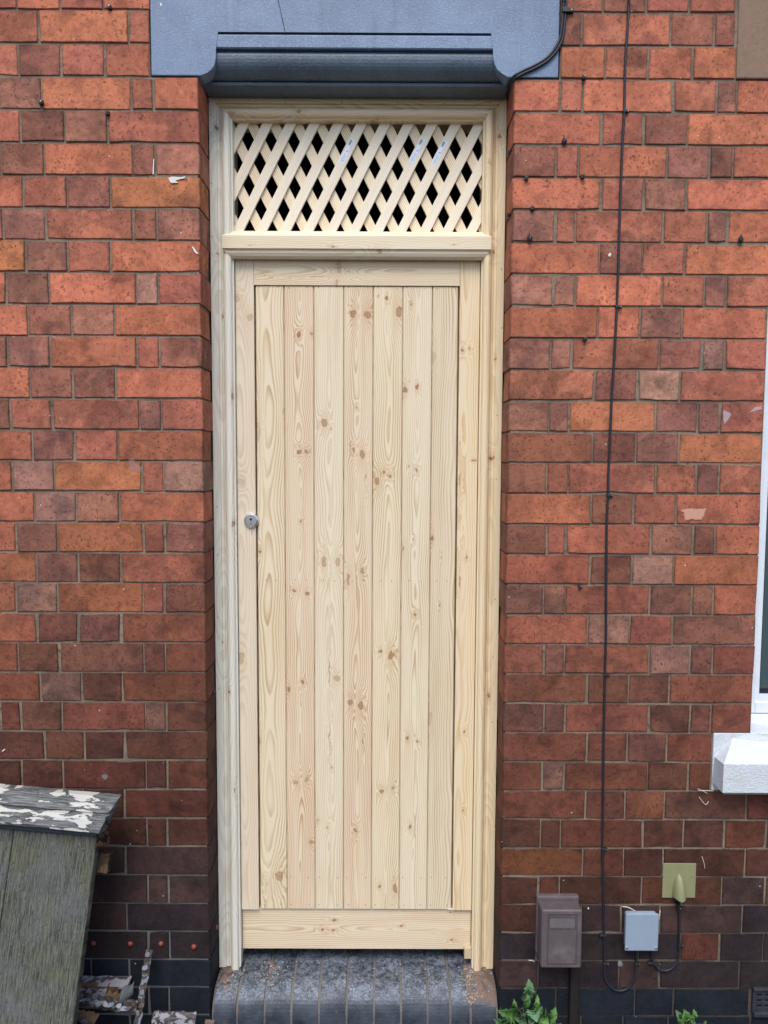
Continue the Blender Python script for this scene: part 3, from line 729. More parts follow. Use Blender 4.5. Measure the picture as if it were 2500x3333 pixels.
for i in range(7):
    xa, xb = BX[i]+.0004, BX[i+1]-.0004
    if i == 0: xa += .0016
    if i == 6: xb -= .0016
    wm = wood('pine_board', LT, Zax, Xax, x0=(xa+xb)/2+(-.01, .0, .004, -.003, .002, .0, .05)[i], seed=20+i*3.7, d0=dd[i], amp=(.016, .026, .018, .020, .016, .018, .01)[i], sp=(.0058, .0048, .0056, .0050, .0060, .0055, .0052)[i],
              knots=KN[i], tint=tints[i], amt=(.72, .85, .62, .85, .70, .66, .72)[i], late=(.48, .32, .18) if i in (1, 3) else (.46, .33, .18))
    pr = [(xa, .1600), (xa, .1425), (xa+.0024, .1388), (xb-.0024, .1388), (xb, .1425), (xb, .1600)]
    V = [(x, y, zb1+(.0012 if j in (2, 3) else 0)) for j, (x, y) in enumerate(pr)]+[(x, y, zr-.0018) for x, y in pr]
    V = [(v[0], v[1], v[2]) for v in V]; n = 6
    obj('board', fix((V, [(j, (j+1) % n, n+(j+1) % n, n+j) for j in range(n)]+[tuple(range(n)), tuple(range(n, 2*n))])), wm, gt)
    hs = []
    for py in (936, 1890, 2856, 2945):
        for t in (.15, .78) if py != 1890 else (.3, .7):
            x = xa+(xb-xa)*t+rnd.uniform(-.003, .003); z = at(1150, py+rnd.uniform(-2, 2), .138).z
            hs.append(box(x-.0007, x+.0007, .1380, .1386, z-.0016, z+.0016))
    obj('nail_hole', join(*hs), PIN, gt, kind='stuff')
# resin smear above the bottom rail, right
c0, c1 = at(1462, 2961, .134), at(1532, 2957, .134)
obj('glue_bead', tube(smoothline([c0+Vector((-.01, .006, .004)), c0+Vector((0, .005, -.001)), (c0+c1)/2+Vector((0, .003, .001)), c1+Vector((0, .003, .0005))]), .0011, 6), mat_plain('white_glue', (.8, .78, .72), .5), gt)
# rim lock cylinder
CHROME = mat_plain('polished_chrome', (.88, .90, .94), .22, .5, .04, metal=1.0)
LOCKF = mat_plain('brushed_lock_face', (.50, .50, .54), .38, .5, .05, 80, metal=.85)
lc = at(818, 1694, .131)
lk = obj('lock', lathe((lc.x, .1345, lc.z), [(.0215, 0), (.0218, -.003), (.0212, -.0052), (.0185, -.0078), (.0172, -.0082), (.0168, -.0066), (.0165, -.0040)], 36), CHROME, gt, smooth=False)
obj('lock_cylinder', lathe((lc.x-.0004, .1345, lc.z), [(.0162, -.002), (.0162, -.0066), (.0158, -.0070), (.0088, -.0070), (.0086, -.0064), (.0078, -.0064), (.0076, -.0072)], 36), LOCKF, lk)
kh = [(0, .0088), (.0040, .0036), (.0012, -.0005), (-.0012, -.0005), (-.0040, .0036)]
obj('keyhole', prism([(lc.x-.0004+x, lc.z+z) for x, z in kh][::-1], .1268, .1272), mat_plain('keyhole_dark', (.01, .01, .012), .5), lk)
obj('keyway', box(lc.x-.0010, lc.x+.0004, .1269, .1272, lc.z-.010, lc.z-.0022), PIN, lk)
obj('lock_marking', join(*[box(lc.x-.0045+i*.0026, lc.x-.0029+i*.0026, .1270, .1274, lc.z-.0125, lc.z-.0108) for i in range(4)]), PIN, lk)
sc_ = at(820, 1728, .134)
obj('drill_scratch', box(sc_.x-.0004, sc_.x+.0004, .1344, .1349, sc_.z-.012, sc_.z+.008), PIN, gt)

# ------------------------------------------------------------------ trellis
tp = thing('trellis_panel', 'diamond trellis of crossed pine slats filling the opening above the gate', 'trellis', (-.08, .15, t0))
LP = tp.location
ox0, ox1, oz0, oz1 = xL+TW-.010, xR-TW+.010, t0-.004, zT-TW+.012
def clip(poly, f):
    out = []
    for i in range(len(poly)):
        a, b = poly[i], poly[(i+1) % len(poly)]; fa, fb = f(a), f(b)
        if fa >= 0: out.append(a)
        if (fa >= 0) != (fb >= 0):
            t = fa/(fa-fb); out.append((a[0]+(b[0]-a[0])*t, a[1]+(b[1]-a[1])*t))
    return out
c0 = at(884, 532.5, .142); px_m = (at(984, 532.5, .142).x-c0.x)/100
s_ = .515; nrm = math.hypot(s_, 1)
DA, DC = (s_/nrm, 0, 1/nrm), (1/nrm, 0, -s_/nrm)
DA2, DC2 = (-s_/nrm, 0, 1/nrm), (1/nrm, 0, s_/nrm)
pale = dict(early=(.83, .755, .625), late=(.58, .45, .30), rough=.6)
WS1 = [wood('pine_slat', LP, DA, DC, x0=0, seed=40+i, d0=.02, amp=.03, sp=.0052, amt=.42, rand=.5, **pale) for i in range(2)]
WS2 = [wood('pine_back_slat', LP, DA2, DC2, x0=0, seed=44+i, d0=.03, amp=.02, sp=.0050, amt=.8, rand=.5, tint=(1, .96, .86), **pale) for i in range(2)]
def slat(k, sg, p_, w_, y0, y1, mats):
    cx = c0.x+k*p_*.42194*px_m; hw = w_*.42194*px_m/2+rnd.uniform(-.0004, .0004)
    cx += rnd.uniform(-.0008, .0008); Hh = .6; s2 = s_+rnd.uniform(-.003, .003)
    poly = [(cx-hw-sg*s2*Hh, c0.z-Hh), (cx+hw-sg*s2*Hh, c0.z-Hh), (cx+hw+sg*s2*Hh, c0.z+Hh), (cx-hw+sg*s2*Hh, c0.z+Hh)]
    for f in (lambda p: p[0]-ox0, lambda p: ox1-p[0], lambda p: p[1]-oz0, lambda p: oz1-p[1]):
        poly = clip(poly, f)
        if len(poly) < 3: return None
    ar = abs(sum(poly[i][0]*poly[(i+1) % len(poly)][1]-poly[(i+1) % len(poly)][0]*poly[i][1] for i in range(len(poly))))/2
    if ar < .0002: return None
    return obj('slat', prism(poly, y0, y1, .0009), mats[k % 2], tp)
front = {}
for k in range(-8, 16): front[k] = slat(k, 1, 180.5, 82, .1395, .1475, WS1)
for k in range(-8, 16): slat(k, -1, 174.5, 85, .1482, .1562, WS2)
STK = mat_plain('sticker_paper', (.74, .84, .95), .35, .5, .03); INK = mat_plain('sticker_ink', (.05, .05, .10), .6); BLUEINK = mat_plain('sticker_blue_ink', (.16, .24, .55), .6)
def local_quads(c, quads, y):
    V = []; Fc = []
    for a0, a1, b0, b1 in quads:     # a along the slat, b across
        n = len(V)
        for a, b in ((a0, b0), (a0, b1), (a1, b1), (a1, b0)):
            V.append((c.x+DA[0]*a+DC[0]*b, y, c.z+DA[2]*a+DC[2]*b))
        Fc.append((n, n+1, n+2, n+3))
    return V, Fc
def lettering(txt, size, c, a, b, y, mat, parent, name='sticker_lettering', ya=(DA, DC)):
    cu = bpy.data.curves.new('lettering', 'FONT'); cu.body = txt; cu.size = size
    o = bpy.data.objects.new('lettering', cu); COL.objects.link(o); bpy.context.view_layer.update()
    me = bpy.data.meshes.new_from_object(o.evaluated_get(bpy.context.evaluated_depsgraph_get()))
    D, C_ = ya
    V = [(c.x+D[0]*(a+v.co.x)+C_[0]*(b-v.co.y), y, c.z+D[2]*(a+v.co.x)+C_[2]*(b-v.co.y)) for v in me.vertices]
    Fc = [tuple(p.vertices) for p in me.polygons]
    bpy.data.objects.remove(o); bpy.data.curves.remove(cu); bpy.data.meshes.remove(me)
    return obj(name, (V, Fc), mat, parent)
for k, (px, py) in {3: (1129, 492), 6: (1358, 490), 7: (1431, 497)}.items():
    c = at(px, py, .1393); sl = front[k]
    obj('sticker', local_quads(c, [(-.037, .037, -.0068, .0068)], .1392), STK, sl)
    q = random.Random(4); bars = []; a = .0175
    while a < .0335:
        w_ = q.choice((.0005, .0008, .0012)); bars.append((a, a+w_, -.0052, .0012+q.uniform(-.001, .001))); a += w_+q.choice((.0004, .0007, .0009))
    bars += [(-.002, .034, .0046, .0050)]+[(-.002+i*.0006*2, -.0015+i*.0012, -.003+i*.001, .0028) for i in range(4)]
    bars += [(-.033, -.026, .0022, .0026), (-.033, -.010, .0040, .0044)]
    obj('barcode', local_quads(c, bars, .1390), INK, sl)
    lettering('HSDujro', .0072, c, -.034, .0008, .1390, BLUEINK, sl)

# ------------------------------------------------------------------ window, sill
WHITE = mat_plain('white_upvc', (.70, .76, .84), .3, .5, .04, 12, .05, dirt=(.45, .47, .50), dirtamt=.3)
win = thing('window', 'white plastic window at the right edge of the picture, above a white sill', 'window', (1.5, .1, bed(24)))
wy = .085
gx = at(2484, 2000, wy).x; gz = at(2484, 2262, wy-.002).z; fz = at(2460, 2322, wy).z
fx = at(2443, 2300, wy).x
zt_ = bed(2)+.004
obj('frame', join(box(fx-.03, gx-.012, wy, wy+.06, fz, zt_, .003), box(gx-.012, 2.18, wy, wy+.06, fz, gz-.022, .003), box(2.10, 2.18, wy, wy+.06, gz, zt_, .003)), WHITE, win)
V = []
bead = join(prism([(gx-.012, gz-.022), (gx, gz), (gx, zt_), (gx-.012, zt_)], wy+.004, wy+.05), prism([(gx-.012, gz-.022), (2.10, gz-.022), (2.10, gz), (gx, gz)], wy+.0045, wy+.05))
obj('glazing_bead', bead, WHITE, win)
obj('gasket', join(box(gx, gx+.006, wy+.012, wy+.05, gz+.006, zt_), box(gx, 2.10, wy+.012, wy+.05, gz, gz+.014)), BLACK, win)
gm = NT('window_glass'); gm.b.inputs['Metallic'].default_value = 0; GLASS = gm.base((.055, .085, .095), .06, .8)
obj('glass_pane', box(gx+.006, 2.10, wy+.02, wy+.028, gz+.014, zt_), GLASS, win)
obj('cill', join(box(fx-.03, 2.18, wy-.002, wy+.06, at(2460, 2365, wy).z, fz-.002, .006), box(fx-.03, 2.18, wy-.012, wy+.06, at(2460, 2408, wy-.01).z-.02, at(2460, 2365, wy).z-.003, .006)), WHITE, win)
SILL = mat_plain('white_painted_stone', (.60, .645, .70), .7, .3, .06, 30, 1.0, .003, dirt=(.52, .50, .42), dirtamt=.45)
py_ = -.062
A1 = at(2325, 2462, -.001); A0 = at(2324, 2386, -.001); TR = at(2443, 2386, -.001); RG = at(2386, 2402, -.001)
B1 = at(2356, 2488, py_); B2 = at(2352, 2580, py_); C2 = at(2352, 2592, py_+.012); D1 = at(2318, 2572, -.001); D2 = at(2318, 2546, -.001); XR_ = 2.3
zf = B1.z; zfb = B2.z
V = [RG, Vector((TR.x, -.001, TR.z)), B1, B2, D2, A1,                       # 0..5
     Vector((XR_, py_, zf)), Vector((XR_, py_, zfb)), Vector((XR_, .084, zf+.052)), Vector((TR.x+.004, .084, zf+.062)),   # 6..9
     Vector((B2.x+.012, py_+.016, zfb-.012)), Vector((XR_, py_+.016, zfb-.012)), Vector((XR_, -.001, zfb-.010)), Vector((B2.x+.012, -.001, zfb-.010)),  # 10..13
     Vector((TR.x+.10, -.018, zf+.038)), Vector((D2.x+.03, -.001, D2.z-.02))]  # 14, 15
Fc = [(5, 0, 2), (0, 1, 14, 2), (2, 14, 6), (1, 9, 14), (14, 9, 8, 6), (5, 2, 3, 4), (2, 6, 7, 3), (3, 7, 11, 10), (10, 11, 12, 13), (4, 3, 10, 13, 15)]
si = thing('window_sill', 'thick white painted stone sill with a sloping stop, below the window', 'sill', (1.5, .05, zfb-.01))
obj('sill_projection', fix((V, Fc)), SILL, si)
obj('sill_stone', box(at(2320, 2470).x, XR_, -.0012, .22, D1.z, A0.z, .002), SILL, si)

# ------------------------------------------------------------------ cables
def pts(L, y): return [at(a, b, y) for a, b in L]
def clipper(parent, px, py, y=-.004, s=1.0, side=1):
    c = at(px, py, 0)
    o = obj('cable_clip', join(box(c.x-.0055*s, c.x+.0055*s, y-.0048*s, .001, c.z-.0035*s, c.z+.0035*s, .001), box(c.x+side*.005*s, c.x+side*.012*s, -.006*s, .001, c.z-.003*s, c.z+.003*s, .001)), CLIP, parent)
    obj('nail', lathe((c.x+side*.0085*s, -.006*s, c.z), [(.0016, -.0015), (.0018, 0), (.001, .004)], 10), STEEL, o)
L1 = [(2048, -30), (2047.6, 0), (2042, 108), (2035.6, 206), (2032, 363), (2026, 472), (2022, 575), (2018, 683), (2015, 787), (2012, 893), (2008, 997), (2003, 1100), (1999, 1176), (1993, 1262), (1989.5, 1338), (1985, 1447), (1981, 1528), (1979, 1610), (1975, 1700),
      (1974, 1808), (1973, 1906), (1972, 2080), (1969, 2194), (1966, 2351), (1963.5, 2514), (1962.5, 2640), (1961, 2760), (1964.5, 2917), (1966, 3042), (1968, 3134), (1969, 3183), (1990.6, 3215), (2018, 3225), (2045, 3215), (2064, 3183), (2071, 3134), (2072, 3094)]
top_ = at(2049, -60, -.004)
c1 = thing('thin_cable', 'thin black cable clipped up the right wall, looping at its foot to the grey box', 'cable', (at(1965, 2800).x, -.004, .2))
obj('sheath', tube(smoothline([top_+Vector((0, 0, .5))]+pts(L1, -.0042), 5), .0034, 8), BLACK, c1, smooth=True)
for px, py in ((2032, 364), (2009, 999), (1981, 1612), (1972, 2195), (1963, 2762), (1966, 3041), (1968, 3134), (2070, 3134)): clipper(c1, px, py, side=-1 if py in (3041,) else 1)
L2 = [(2211, 2925), (2210, 2947), (2211, 2975), (2211, 3074), (2210, 3112), (2199.5, 3139), (2175, 3158), (2148, 3156), (2129, 3137), (2122.5, 3118), (2122, 3094)]
c2 = thing('feed_cable', 'short black cable dropping from the olive hooded plate and curling up into the grey box', 'cable', (at(2180, 3100).x, -.004, .2))
obj('sheath', tube(smoothline(pts(L2, -.0048), 5), .0036, 8), BLACK, c2, smooth=True)
obj('frayed_sleeve', tube(smoothline(pts([(2207, 2940), (2209, 2960), (2211, 2978)], -.006), 4), lambda t: .0065-.003*t, 8), BLACK, c2)
for px, py, s in ((2211, 3074, 1), (2122, 3131, -1), (2136, 3134, 1)): clipper(c2, px, py, side=s)
L3 = [(1838, -40), (1838, 0), (1836.7, 41), (1834, 78), (1827, 125), (1812, 157), (1797, 177), (1773, 199), (1734, 221), (1703, 235), (1679, 249), (1662, 265), (1652.5, 284), (1649, 306)]
c3 = thing('twin_cable', 'pair of thick black cables curving across the lintel corner to the frame top', 'cable', (at(1830, 60).x, -.008, bed(2)))
def off(L, d, ys):
    n = len(L); P = [at(a, b, ys(i/(n-1))) for i, (a, b) in enumerate(L)]
    out = []
    for i, p in enumerate(P):
        t = (P[min(i+1, n-1)]-P[max(i-1, 0)]); t.y = 0; t.normalize()
        out.append(p+Vector((t.z, 0, -t.x))*d)
    return out
yy = lambda t: -.0045 if t < .80 else -.0045+(t-.80)/.20*.105
up_ = Vector((0, 0, .4))
for d in (-.0034, .0034):
    P = off(L3, d, yy); obj('sheath', tube(smoothline([P[0]+up_]+P, 5), .0037, 8), BLACK, c3, smooth=True)
clipper(c3, 1840, 38, s=1.7)

# ------------------------------------------------------------------ old clips, nails and plugs left in the brickwork
def old_clip(px, py, label, kind=0, name='cable_clip'):
    c = at(px, py, 0); s = (1.0, 1.7, 1.0)[kind]
    t = thing(name, label, 'clip' if name != 'nail' else 'nail', (c.x, 0, c.z), 'old clips and nails left on the walls')
    if kind == 1:
        bm = bmesh.new(); bmesh.ops.create_icosphere(bm, subdivisions=2, radius=.0085)
        for v in bm.verts: v.co = Vector((v.co.x*.85, v.co.y*.7, v.co.z*1.05))*(1+.3*mnoise.noise(v.co*260+Vector((px, 0, 0))))+Vector((c.x, -.004, c.z))
        obj('clip_body', take(bm), CLIP, t); obj('nail', tube([(c.x-.001, -.006, c.z), (c.x-.004, -.014, c.z+.012)], .0011, 6), CLIP, t)
    else:
        obj('clip_body', box(c.x-.0052, c.x+.0052, -.010, .001, c.z-.0052, c.z+.0052, .0015), CLIP, t)
        obj('nail', lathe((c.x+.001, -.0105, c.z+.001), [(.0018, -.0015), (.002, 0), (.001, .004)], 10), STEEL if kind == 2 else CLIP, t)
for a in ((358, 27, 'old black clip on the top bed joint beside the lintel, left wall', 2), (137, 336, 'small white-tipped old clip in a joint, upper left wall', 2), (352, 371, 'black clip stub below the second long brick, left wall', 0),
          (1900, 254, 'small shiny clip in the bed joint just right of the lintel corner', 2), (1836, 461, 'large lumpy black clip on the long brick near the frame top', 1), (1712, 583, 'small grey clip nearest the frame, below the third right course', 0),
          (1895, 577, 'small grey clip midway between frame and thin cable, upper wall', 0), (1732, 680, 'small grey clip on the bed joint above the large stained clip', 0), (1724, 777, 'large black clip with a sooty streak beside the frame', 1),
          (2409, 781, 'large black clip far right of the thin cable', 1), (1903, 1104, 'clip with a rusty streak above, left of the thin cable', 0), (1887, 1908, 'small clip in a joint at mid height left of the thin cable', 2),
          (1657, 497, 'dark clip on the reveal beside the trellis', 0), (1659, 700, 'lower dark clip on the reveal, level with the transom', 0), (692, 2251, 'black peg on the left reveal low beside the frame', 0)):
    o = old_clip(*a)
for px, py, yd in ((1657, 497, .06), (1659, 700, .06), (692, 2251, .09)):
    for t in [o for o in bpy.data.objects if o.get('category') == 'clip' and abs((o.location-at(px, py, 0)).length) < .002]:
        p = at(px, py, yd); t.location = (.345 if px > 1250 else -.497, yd, p.z)
PLUG = mat_plain('red_plastic_plug', (.22, .045, .032), .5, .4, .1)
pl0 = [(304, 3069.5, 'leftmost red plug, beside the leaning panel'), (425, 3071, 'red plug second from the leaning panel, low on the left wall'), (524.5, 3071, 'red plug above the tip of the upright strip'), (631.5, 3081, 'red plug nearest the opening, low on the left wall')]
for px, py, lab in pl0:
    c = at(px, py, 0)
    obj('wall_plug', lathe((c.x, 0, c.z), [(.0074, .003), (.0078, -.0015), (.0068, -.0045), (.0042, -.0068), (.0015, -.0076)], 16), PLUG, None, True, lab, 'plug', 'red plugs in the bottom courses')
c = at(697, 3028, .07)
v, f = lathe((0, 0, 0), [(.0074, .003), (.0078, -.0015), (.0068, -.0045), (.0042, -.0068), (.0015, -.0076)], 16)
obj('wall_plug', ([(-.4975-y_, .085+x_, c.z+z_) for x_, y_, z_ in v], f), PLUG, None, True, 'red plug in the side of the opening, left reveal', 'plug', 'red plugs in the bottom courses')

# ------------------------------------------------------------------ meter box, grey box, hooded plate, conduit, air brick
BRN = mat_plain('brown_faded_plastic', (.098, .080, .086), .55, .4, .12, 40, .3, .001, dirt=(.17, .155, .16), dirtamt=.55)
def frustum(x0, x1, z0, z1, y0, X0_, X1_, Z0_, Z1_, y1, b=.004):
    V = [(x0, y0, z0), (x1, y0, z0), (x1, y0, z1), (x0, y0, z1), (X0_, y1, Z0_), (X1_, y1, Z0_), (X1_, y1, Z1_), (X0_, y1, Z1_)]
    bm = bmesh.new(); vv = [bm.verts.new(v) for v in V]
    for f in ((0, 1, 2, 3), (4, 5, 6, 7), (0, 1, 5, 4), (1, 2, 6, 5), (2, 3, 7, 6), (3, 0, 4, 7)): bm.faces.new([vv[i] for i in f])
    if b: bmesh.ops.bevel(bm, geom=bm.edges[:], offset=b, segments=3, profile=.5, affect='EDGES')
    return take(bm)
mb = thing('meter_box', 'faded brown plastic meter box with an oblong lid panel, low on the right wall', 'meter box', (.52, 0, .23))
bx0 = at(1741, 3000, 0).x; fx0 = at(1762, 3050, -.082).x; fx1 = at(1895, 3050, -.082).x; bx1 = fx1+.006
bz1 = at(1820, 2905, 0).z; fz1 = at(1820, 2962, -.082).z; fz0 = at(1820, 3153, -.082).z; bz0 = fz0+.001
obj('back_tray', box(bx0, bx1, -.020, -.0005, bz0+.002, bz1, .004), BRN, mb)
lid = obj('lid', frustum(bx0+.003, bx1-.003, bz0+.001, bz1-.012, -.018, fx0, fx1, fz0, fz1, -.082, .006), BRN, mb)
def ring(x0, x1, z0, z1, y, w_, h=.0012):
    return join(box(x0, x1, y, y+h, z1-w_, z1), box(x0, x1, y, y+h, z0, z0+w_), box(x0, x0+w_, y+.0001, y+h, z0+w_, z1-w_), box(x1-w_, x1, y+.0001, y+h, z0+w_, z1-w_))
def zz(px, py): return at(1700+px*.3918, 2850+py*.3918, -.082)
a, b = zz(203, 738), zz(462, 320); BR2 = mat_plain('brown_plastic_groove', (.06, .05, .052), .6)
obj('panel_moulding', join(ring(a.x, b.x, a.z, b.z, -.0829, .0012), ring(a.x+.003, b.x-.003, a.z+.003, b.z-.003, -.0829, .0007)), BR2, lid)
a, b = zz(218, 443), zz(446, 345)
obj('label_recess', ring(a.x, b.x, a.z, b.z, -.0831, .0012), BR2, lid)
SC = mat_plain('scuffed_label', (.125, .115, .122), .6, .3, .3, 60, .3)
obj('scuffed_label', box(a.x+.004, b.x-.004, -.0825, -.0821, a.z+.004, b.z-.004), SC, lid)
cd = thing('conduit', 'dark brown conduit running down from the brown meter box to the ground', 'conduit', (.53, 0, 0))
cx0, cx1 = at(1855, 3240, -.02).x, at(1882, 3240, -.02).x
CND = mat_plain('dark_conduit', (.018, .015, .014), .7, .2, .25, 40, .5)
obj('channel', box(cx0, cx1, -.024, -.0005, 0, bz0+.03, .003), CND, cd); obj('side_lip', box(cx1+.0005, cx1+.008, -.006, -.0005, 0, bz0+.03), CND, cd)
GRY = mat_plain('pale_blue_grey_plastic', (.255, .315, .40), .5, .4, .06, 30, .1, dirt=(.20, .24, .30), dirtamt=.3)
jb = thing('junction_box', 'square pale blue-grey plastic junction box with two screws, low on the right wall', 'box', (.72, 0, .27))
gx0 = at(2028, 3030, 0).x; hx0 = at(2034, 3030, -.034).x; hx1 = at(2145, 3030, -.034).x
gz1 = at(2090, 2960, 0).z; hz1 = at(2090, 2972, -.034).z; hz0 = at(2090, 3097, -.034).z
obj('box_base', box(gx0+.001, hx1-.001, -.020, -.0005, hz0+.002, gz1-.001, .006), GRY, jb)
jl = obj('lid', frustum(gx0+.0004, hx1-.0004, hz0+.0012, gz1, -.0205, hx0, hx1, hz0, hz1, -.035, .005), GRY, jb)
for zx in (870, 1113):
    c = at(1700+zx*.3918, 2850+601*.3918, -.035)
    o = obj('screw', lathe((c.x, -.0352, c.z), [(.0042, .001), (.0042, -.0004), (.0030, -.0012), (.001, -.0013)], 14), LOCKF, jl)
    obj('screw_slot', box(c.x-.0028, c.x+.0028, -.0369, -.0366, c.z-.0005, c.z+.0005), PIN, jl)
OLV = mat_plain('olive_cream_plastic', (.235, .235, .125), .5, .4, .08, 30, .15, dirt=(.17, .17, .10), dirtamt=.4)
hp = thing('vent_plate', 'square olive plastic plate with a shell-shaped hood, right of the thin cable', 'cover plate', (.8, 0, .4))
p0, p1 = at(2155, 2922, -.004), at(2266.5, 2811, -.004)
obj('plate', box(p0.x, p1.x, -.0045, -.0005, p0.z, p1.z, .0008), OLV, hp)
ap = at(1600+1125*.54249, 2483+668*.54249, -.006); bo = at(1600+1133*.54249, 2483+832*.54249, -.02)
V = []; Fc = []; N = 14; M = 13
for i in range(N):
    t = i/(N-1); c = ap.lerp(bo, t); r = .0185*math.sqrt(max(0, 1-(1-t)**2.0))+.0002; dep = .030*math.sqrt(max(0, 1-(1-t)**1.6))+.001
    if i == N-1: pass
    for j in range(M):
        a = math.pi*j/(M-1); zoff = -.010*math.sin(a)*t*0
        V.append((c.x-r*math.cos(a)+.004*t*0, -.0045-dep*math.sin(a)**.9 if 0 < j < M-1 else -.0045, c.z+(-.012*t**6*(1-(math.cos(a))**2)*-.3)+(.010*t**8*abs(math.cos(a)))))
for i in range(N-1):
    for j in range(M-1): Fc.append((i*M+j, i*M+j+1, (i+1)*M+j+1, (i+1)*M+j))
Fc.append(tuple((N-1)*M+j for j in range(M)))
obj('hood', fix((V, Fc)), OLV, hp, smooth=True)
for zx, zy in ((1035, 678), (1205, 678)):
    c = at(1600+zx*.54249, 2483+zy*.54249, -.005); obj('screw', lathe((c.x, -.0044, c.z), [(.003, .001), (.0028, -.0012), (.001, -.0015)], 10), OLV, hp)
IRON = mat_plain('black_painted_iron', (.022, .026, .034), .6, .4, .25, 50, .6, .002, dirt=(.05, .045, .04))
ab = thing('air_brick', 'black cast iron air grating at the bottom right corner of the wall', 'air vent', (1.15, 0, .02))
ax0 = at(2450, 3260, -.006).x; az1 = at(2480, 3215, -.006).z; az0 = at(2480, 3309, -.012).z; AW = .235
h0, h1 = at(1, 1, 0), None
obj('top_rim', box(ax0, ax0+AW, -.012, .02, az1-.009, az1, .003), IRON, ab); obj('bottom_rim', box(ax0, ax0+AW, -.018, .02, az0, az0+.014, .003), IRON, ab)
inner0, inner1 = az0+.0145, az1-.0095; hh = (inner1-inner0-.010*4)/3; z = inner0
for i in range(4):
    obj('bar', box(ax0+.0125, ax0+AW-.0005, -.006, .01, z, z+.010, .001), IRON, ab); z += .010+hh
obj('bar', box(ax0, ax0+.012, -.0065, .01, inner0, inner1, .001), IRON, ab)
for i in range(9): obj('upright', box(ax0+.0265+i*.0253, ax0+.038+i*.0253, -.0052, .01, inner0+.0105, inner1-.0105, .001), IRON, ab)
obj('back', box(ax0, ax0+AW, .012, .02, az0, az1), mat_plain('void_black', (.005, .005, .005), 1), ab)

# ------------------------------------------------------------------ leaning old panel
n0 = None
pt = at(316, 2717, -.15)                                    # top right corner of the boards
zfoot = 0.0
nrm_ = Vector((0, -math.cos(R(14)), math.sin(R(14))))       # leans back 14 degrees
TRc = pt; TLc = on_plane(0, 2689, TRc, nrm_); BRc = on_plane(238, 3333, TRc, nrm_)
u = (TRc-TLc).normalized(); v0 = (BRc-TRc); v = (v0-u*v0.dot(u)).normalized(); nn = u.cross(v).normalized()
if nn.y > 0: nn = -nn
vr = v0.normalized()
Lp = (TRc.z)/(-v.z)
lg = thing('old_wooden_panel', 'rotten grey-green board panel with a flaking white top rail, leaning at the left edge', 'timber panel', TRc+v*Lp-u*.4)
sk = (v0.dot(u))/(v0.dot(v)); WEA = mat_weathered(u, v, sk)
def lbox(a0, a1, b0, b1, c0, c1, skew=0.0, bev=.002, jag=0):
    """u along the rail, v down the boards, n out of the face"""
    bm = bmesh.new(); vv = []
    for a, b, c in ((a0, b0, c0), (a1, b0, c0), (a1, b1, c0), (a0, b1, c0), (a0, b0, c1), (a1, b0, c1), (a1, b1, c1), (a0, b1, c1)):
        vv.append(bm.verts.new(TRc+u*(a+skew*b)+v*b+nn*c))
    for f in ((0, 1, 2, 3), (4, 5, 6, 7), (0, 1, 5, 4), (1, 2, 6, 5), (2, 3, 7, 6), (3, 0, 4, 7)): bm.faces.new([vv[i] for i in f])
    if bev: bmesh.ops.bevel(bm, geom=bm.edges[:], offset=bev, segments=1, affect='EDGES')
    return take(bm)
sk = (v0.dot(u))/(v0.dot(v))
gj = on_plane(45, 2700, TRc, nrm_); ga = (gj-TRc).dot(u)
g2 = on_plane(0, 3040, TRc, nrm_)
obj('board', lbox(ga+.001, 0, -.012, Lp-.002, -.030, 0, sk), WEA, lg); obj('board', lbox(ga-.22, ga-.001, -.012, Lp-.004, -.030, -.001, sk), WEA, lg)
obj('board', lbox(ga-.44, ga-.222, -.012, Lp-.001, -.030, .001, sk), WEA, lg)
RAILM = mat_peel('peeling_white_rail', thr=.54, along=(13, 46, 60), uv=(u, v))
# rail profile in (v, n): weathered top slope, rounded nose, face, undercut
rp = [(-.098, -.045), (-.094, -.012), (-.084, .006), (-.069, .016), (-.060, .018), (-.0585, .012), (-.056, .014), (-.053, .025), (-.043, .031), (-.020, .036), (-.013, .034), (-.0125, .006), (-.002, .004), (.0, .0005), (.0, -.045)]
ns = 16; V = []; Fc = []
q = random.Random(8)
aL, aR = ga-.44, -.016
for i in range(ns+1):
    a = aL+(aR-aL)*i/ns
    for (b, c) in rp:
        j = mnoise.noise(Vector((a*14, b*40, c*40)))*.003
        ee = (.028+b*-.28+q.uniform(-.004, .004)) if i == ns else 0
        V.append(TRc+u*(a+ee)+v*(b+j)+nn*(c+j*.6))
m_ = len(rp)
for i in range(ns):
    for j in range(m_): Fc.append((i*m_+j, i*m_+(j+1) % m_, (i+1)*m_+(j+1) % m_, (i+1)*m_+j))
Fc += [tuple(range(m_)), tuple(ns*m_+j for j in range(m_))]
obj('rail', fix((V, Fc)), RAILM, lg)
rot_ = []
for _ in range(26):
    c = TRc+u*q.uniform(.004, .028)+v*q.uniform(-.04, .03)+nn*q.uniform(-.03, .012); rot_.append(rock(c, q.uniform(.003, .008), q, 1))
ROT = mat_plain('rotten_wood', (.05, .035, .025), .95, .1, .4, 80, 1, .004, dirt=(.25, .16, .09), dirtamt=.6)
obj('bead', lbox(ga-.44, .002, -.0115, .004, .0005, .011, 0, .003), mat_plain('slate_grey_bead', (.045, .048, .060), .7, .3, .3, 60, .5), lg)
obj('rotten_end', join(*rot_), ROT, lg, kind='stuff')
obj('batten', lbox(-.012, .030, .055, .105, -.065, -.031, 0), ROT, lg)
c = on_plane(273, 2768, TRc, nrm_); ca, cb = (c-TRc).dot(u), (c-TRc).dot(v)
obj('nail_hole', lbox(ca-.005, ca+.005, cb-.0025, cb+.0025, -.001, .0006, 0, 0), PIN, lg)

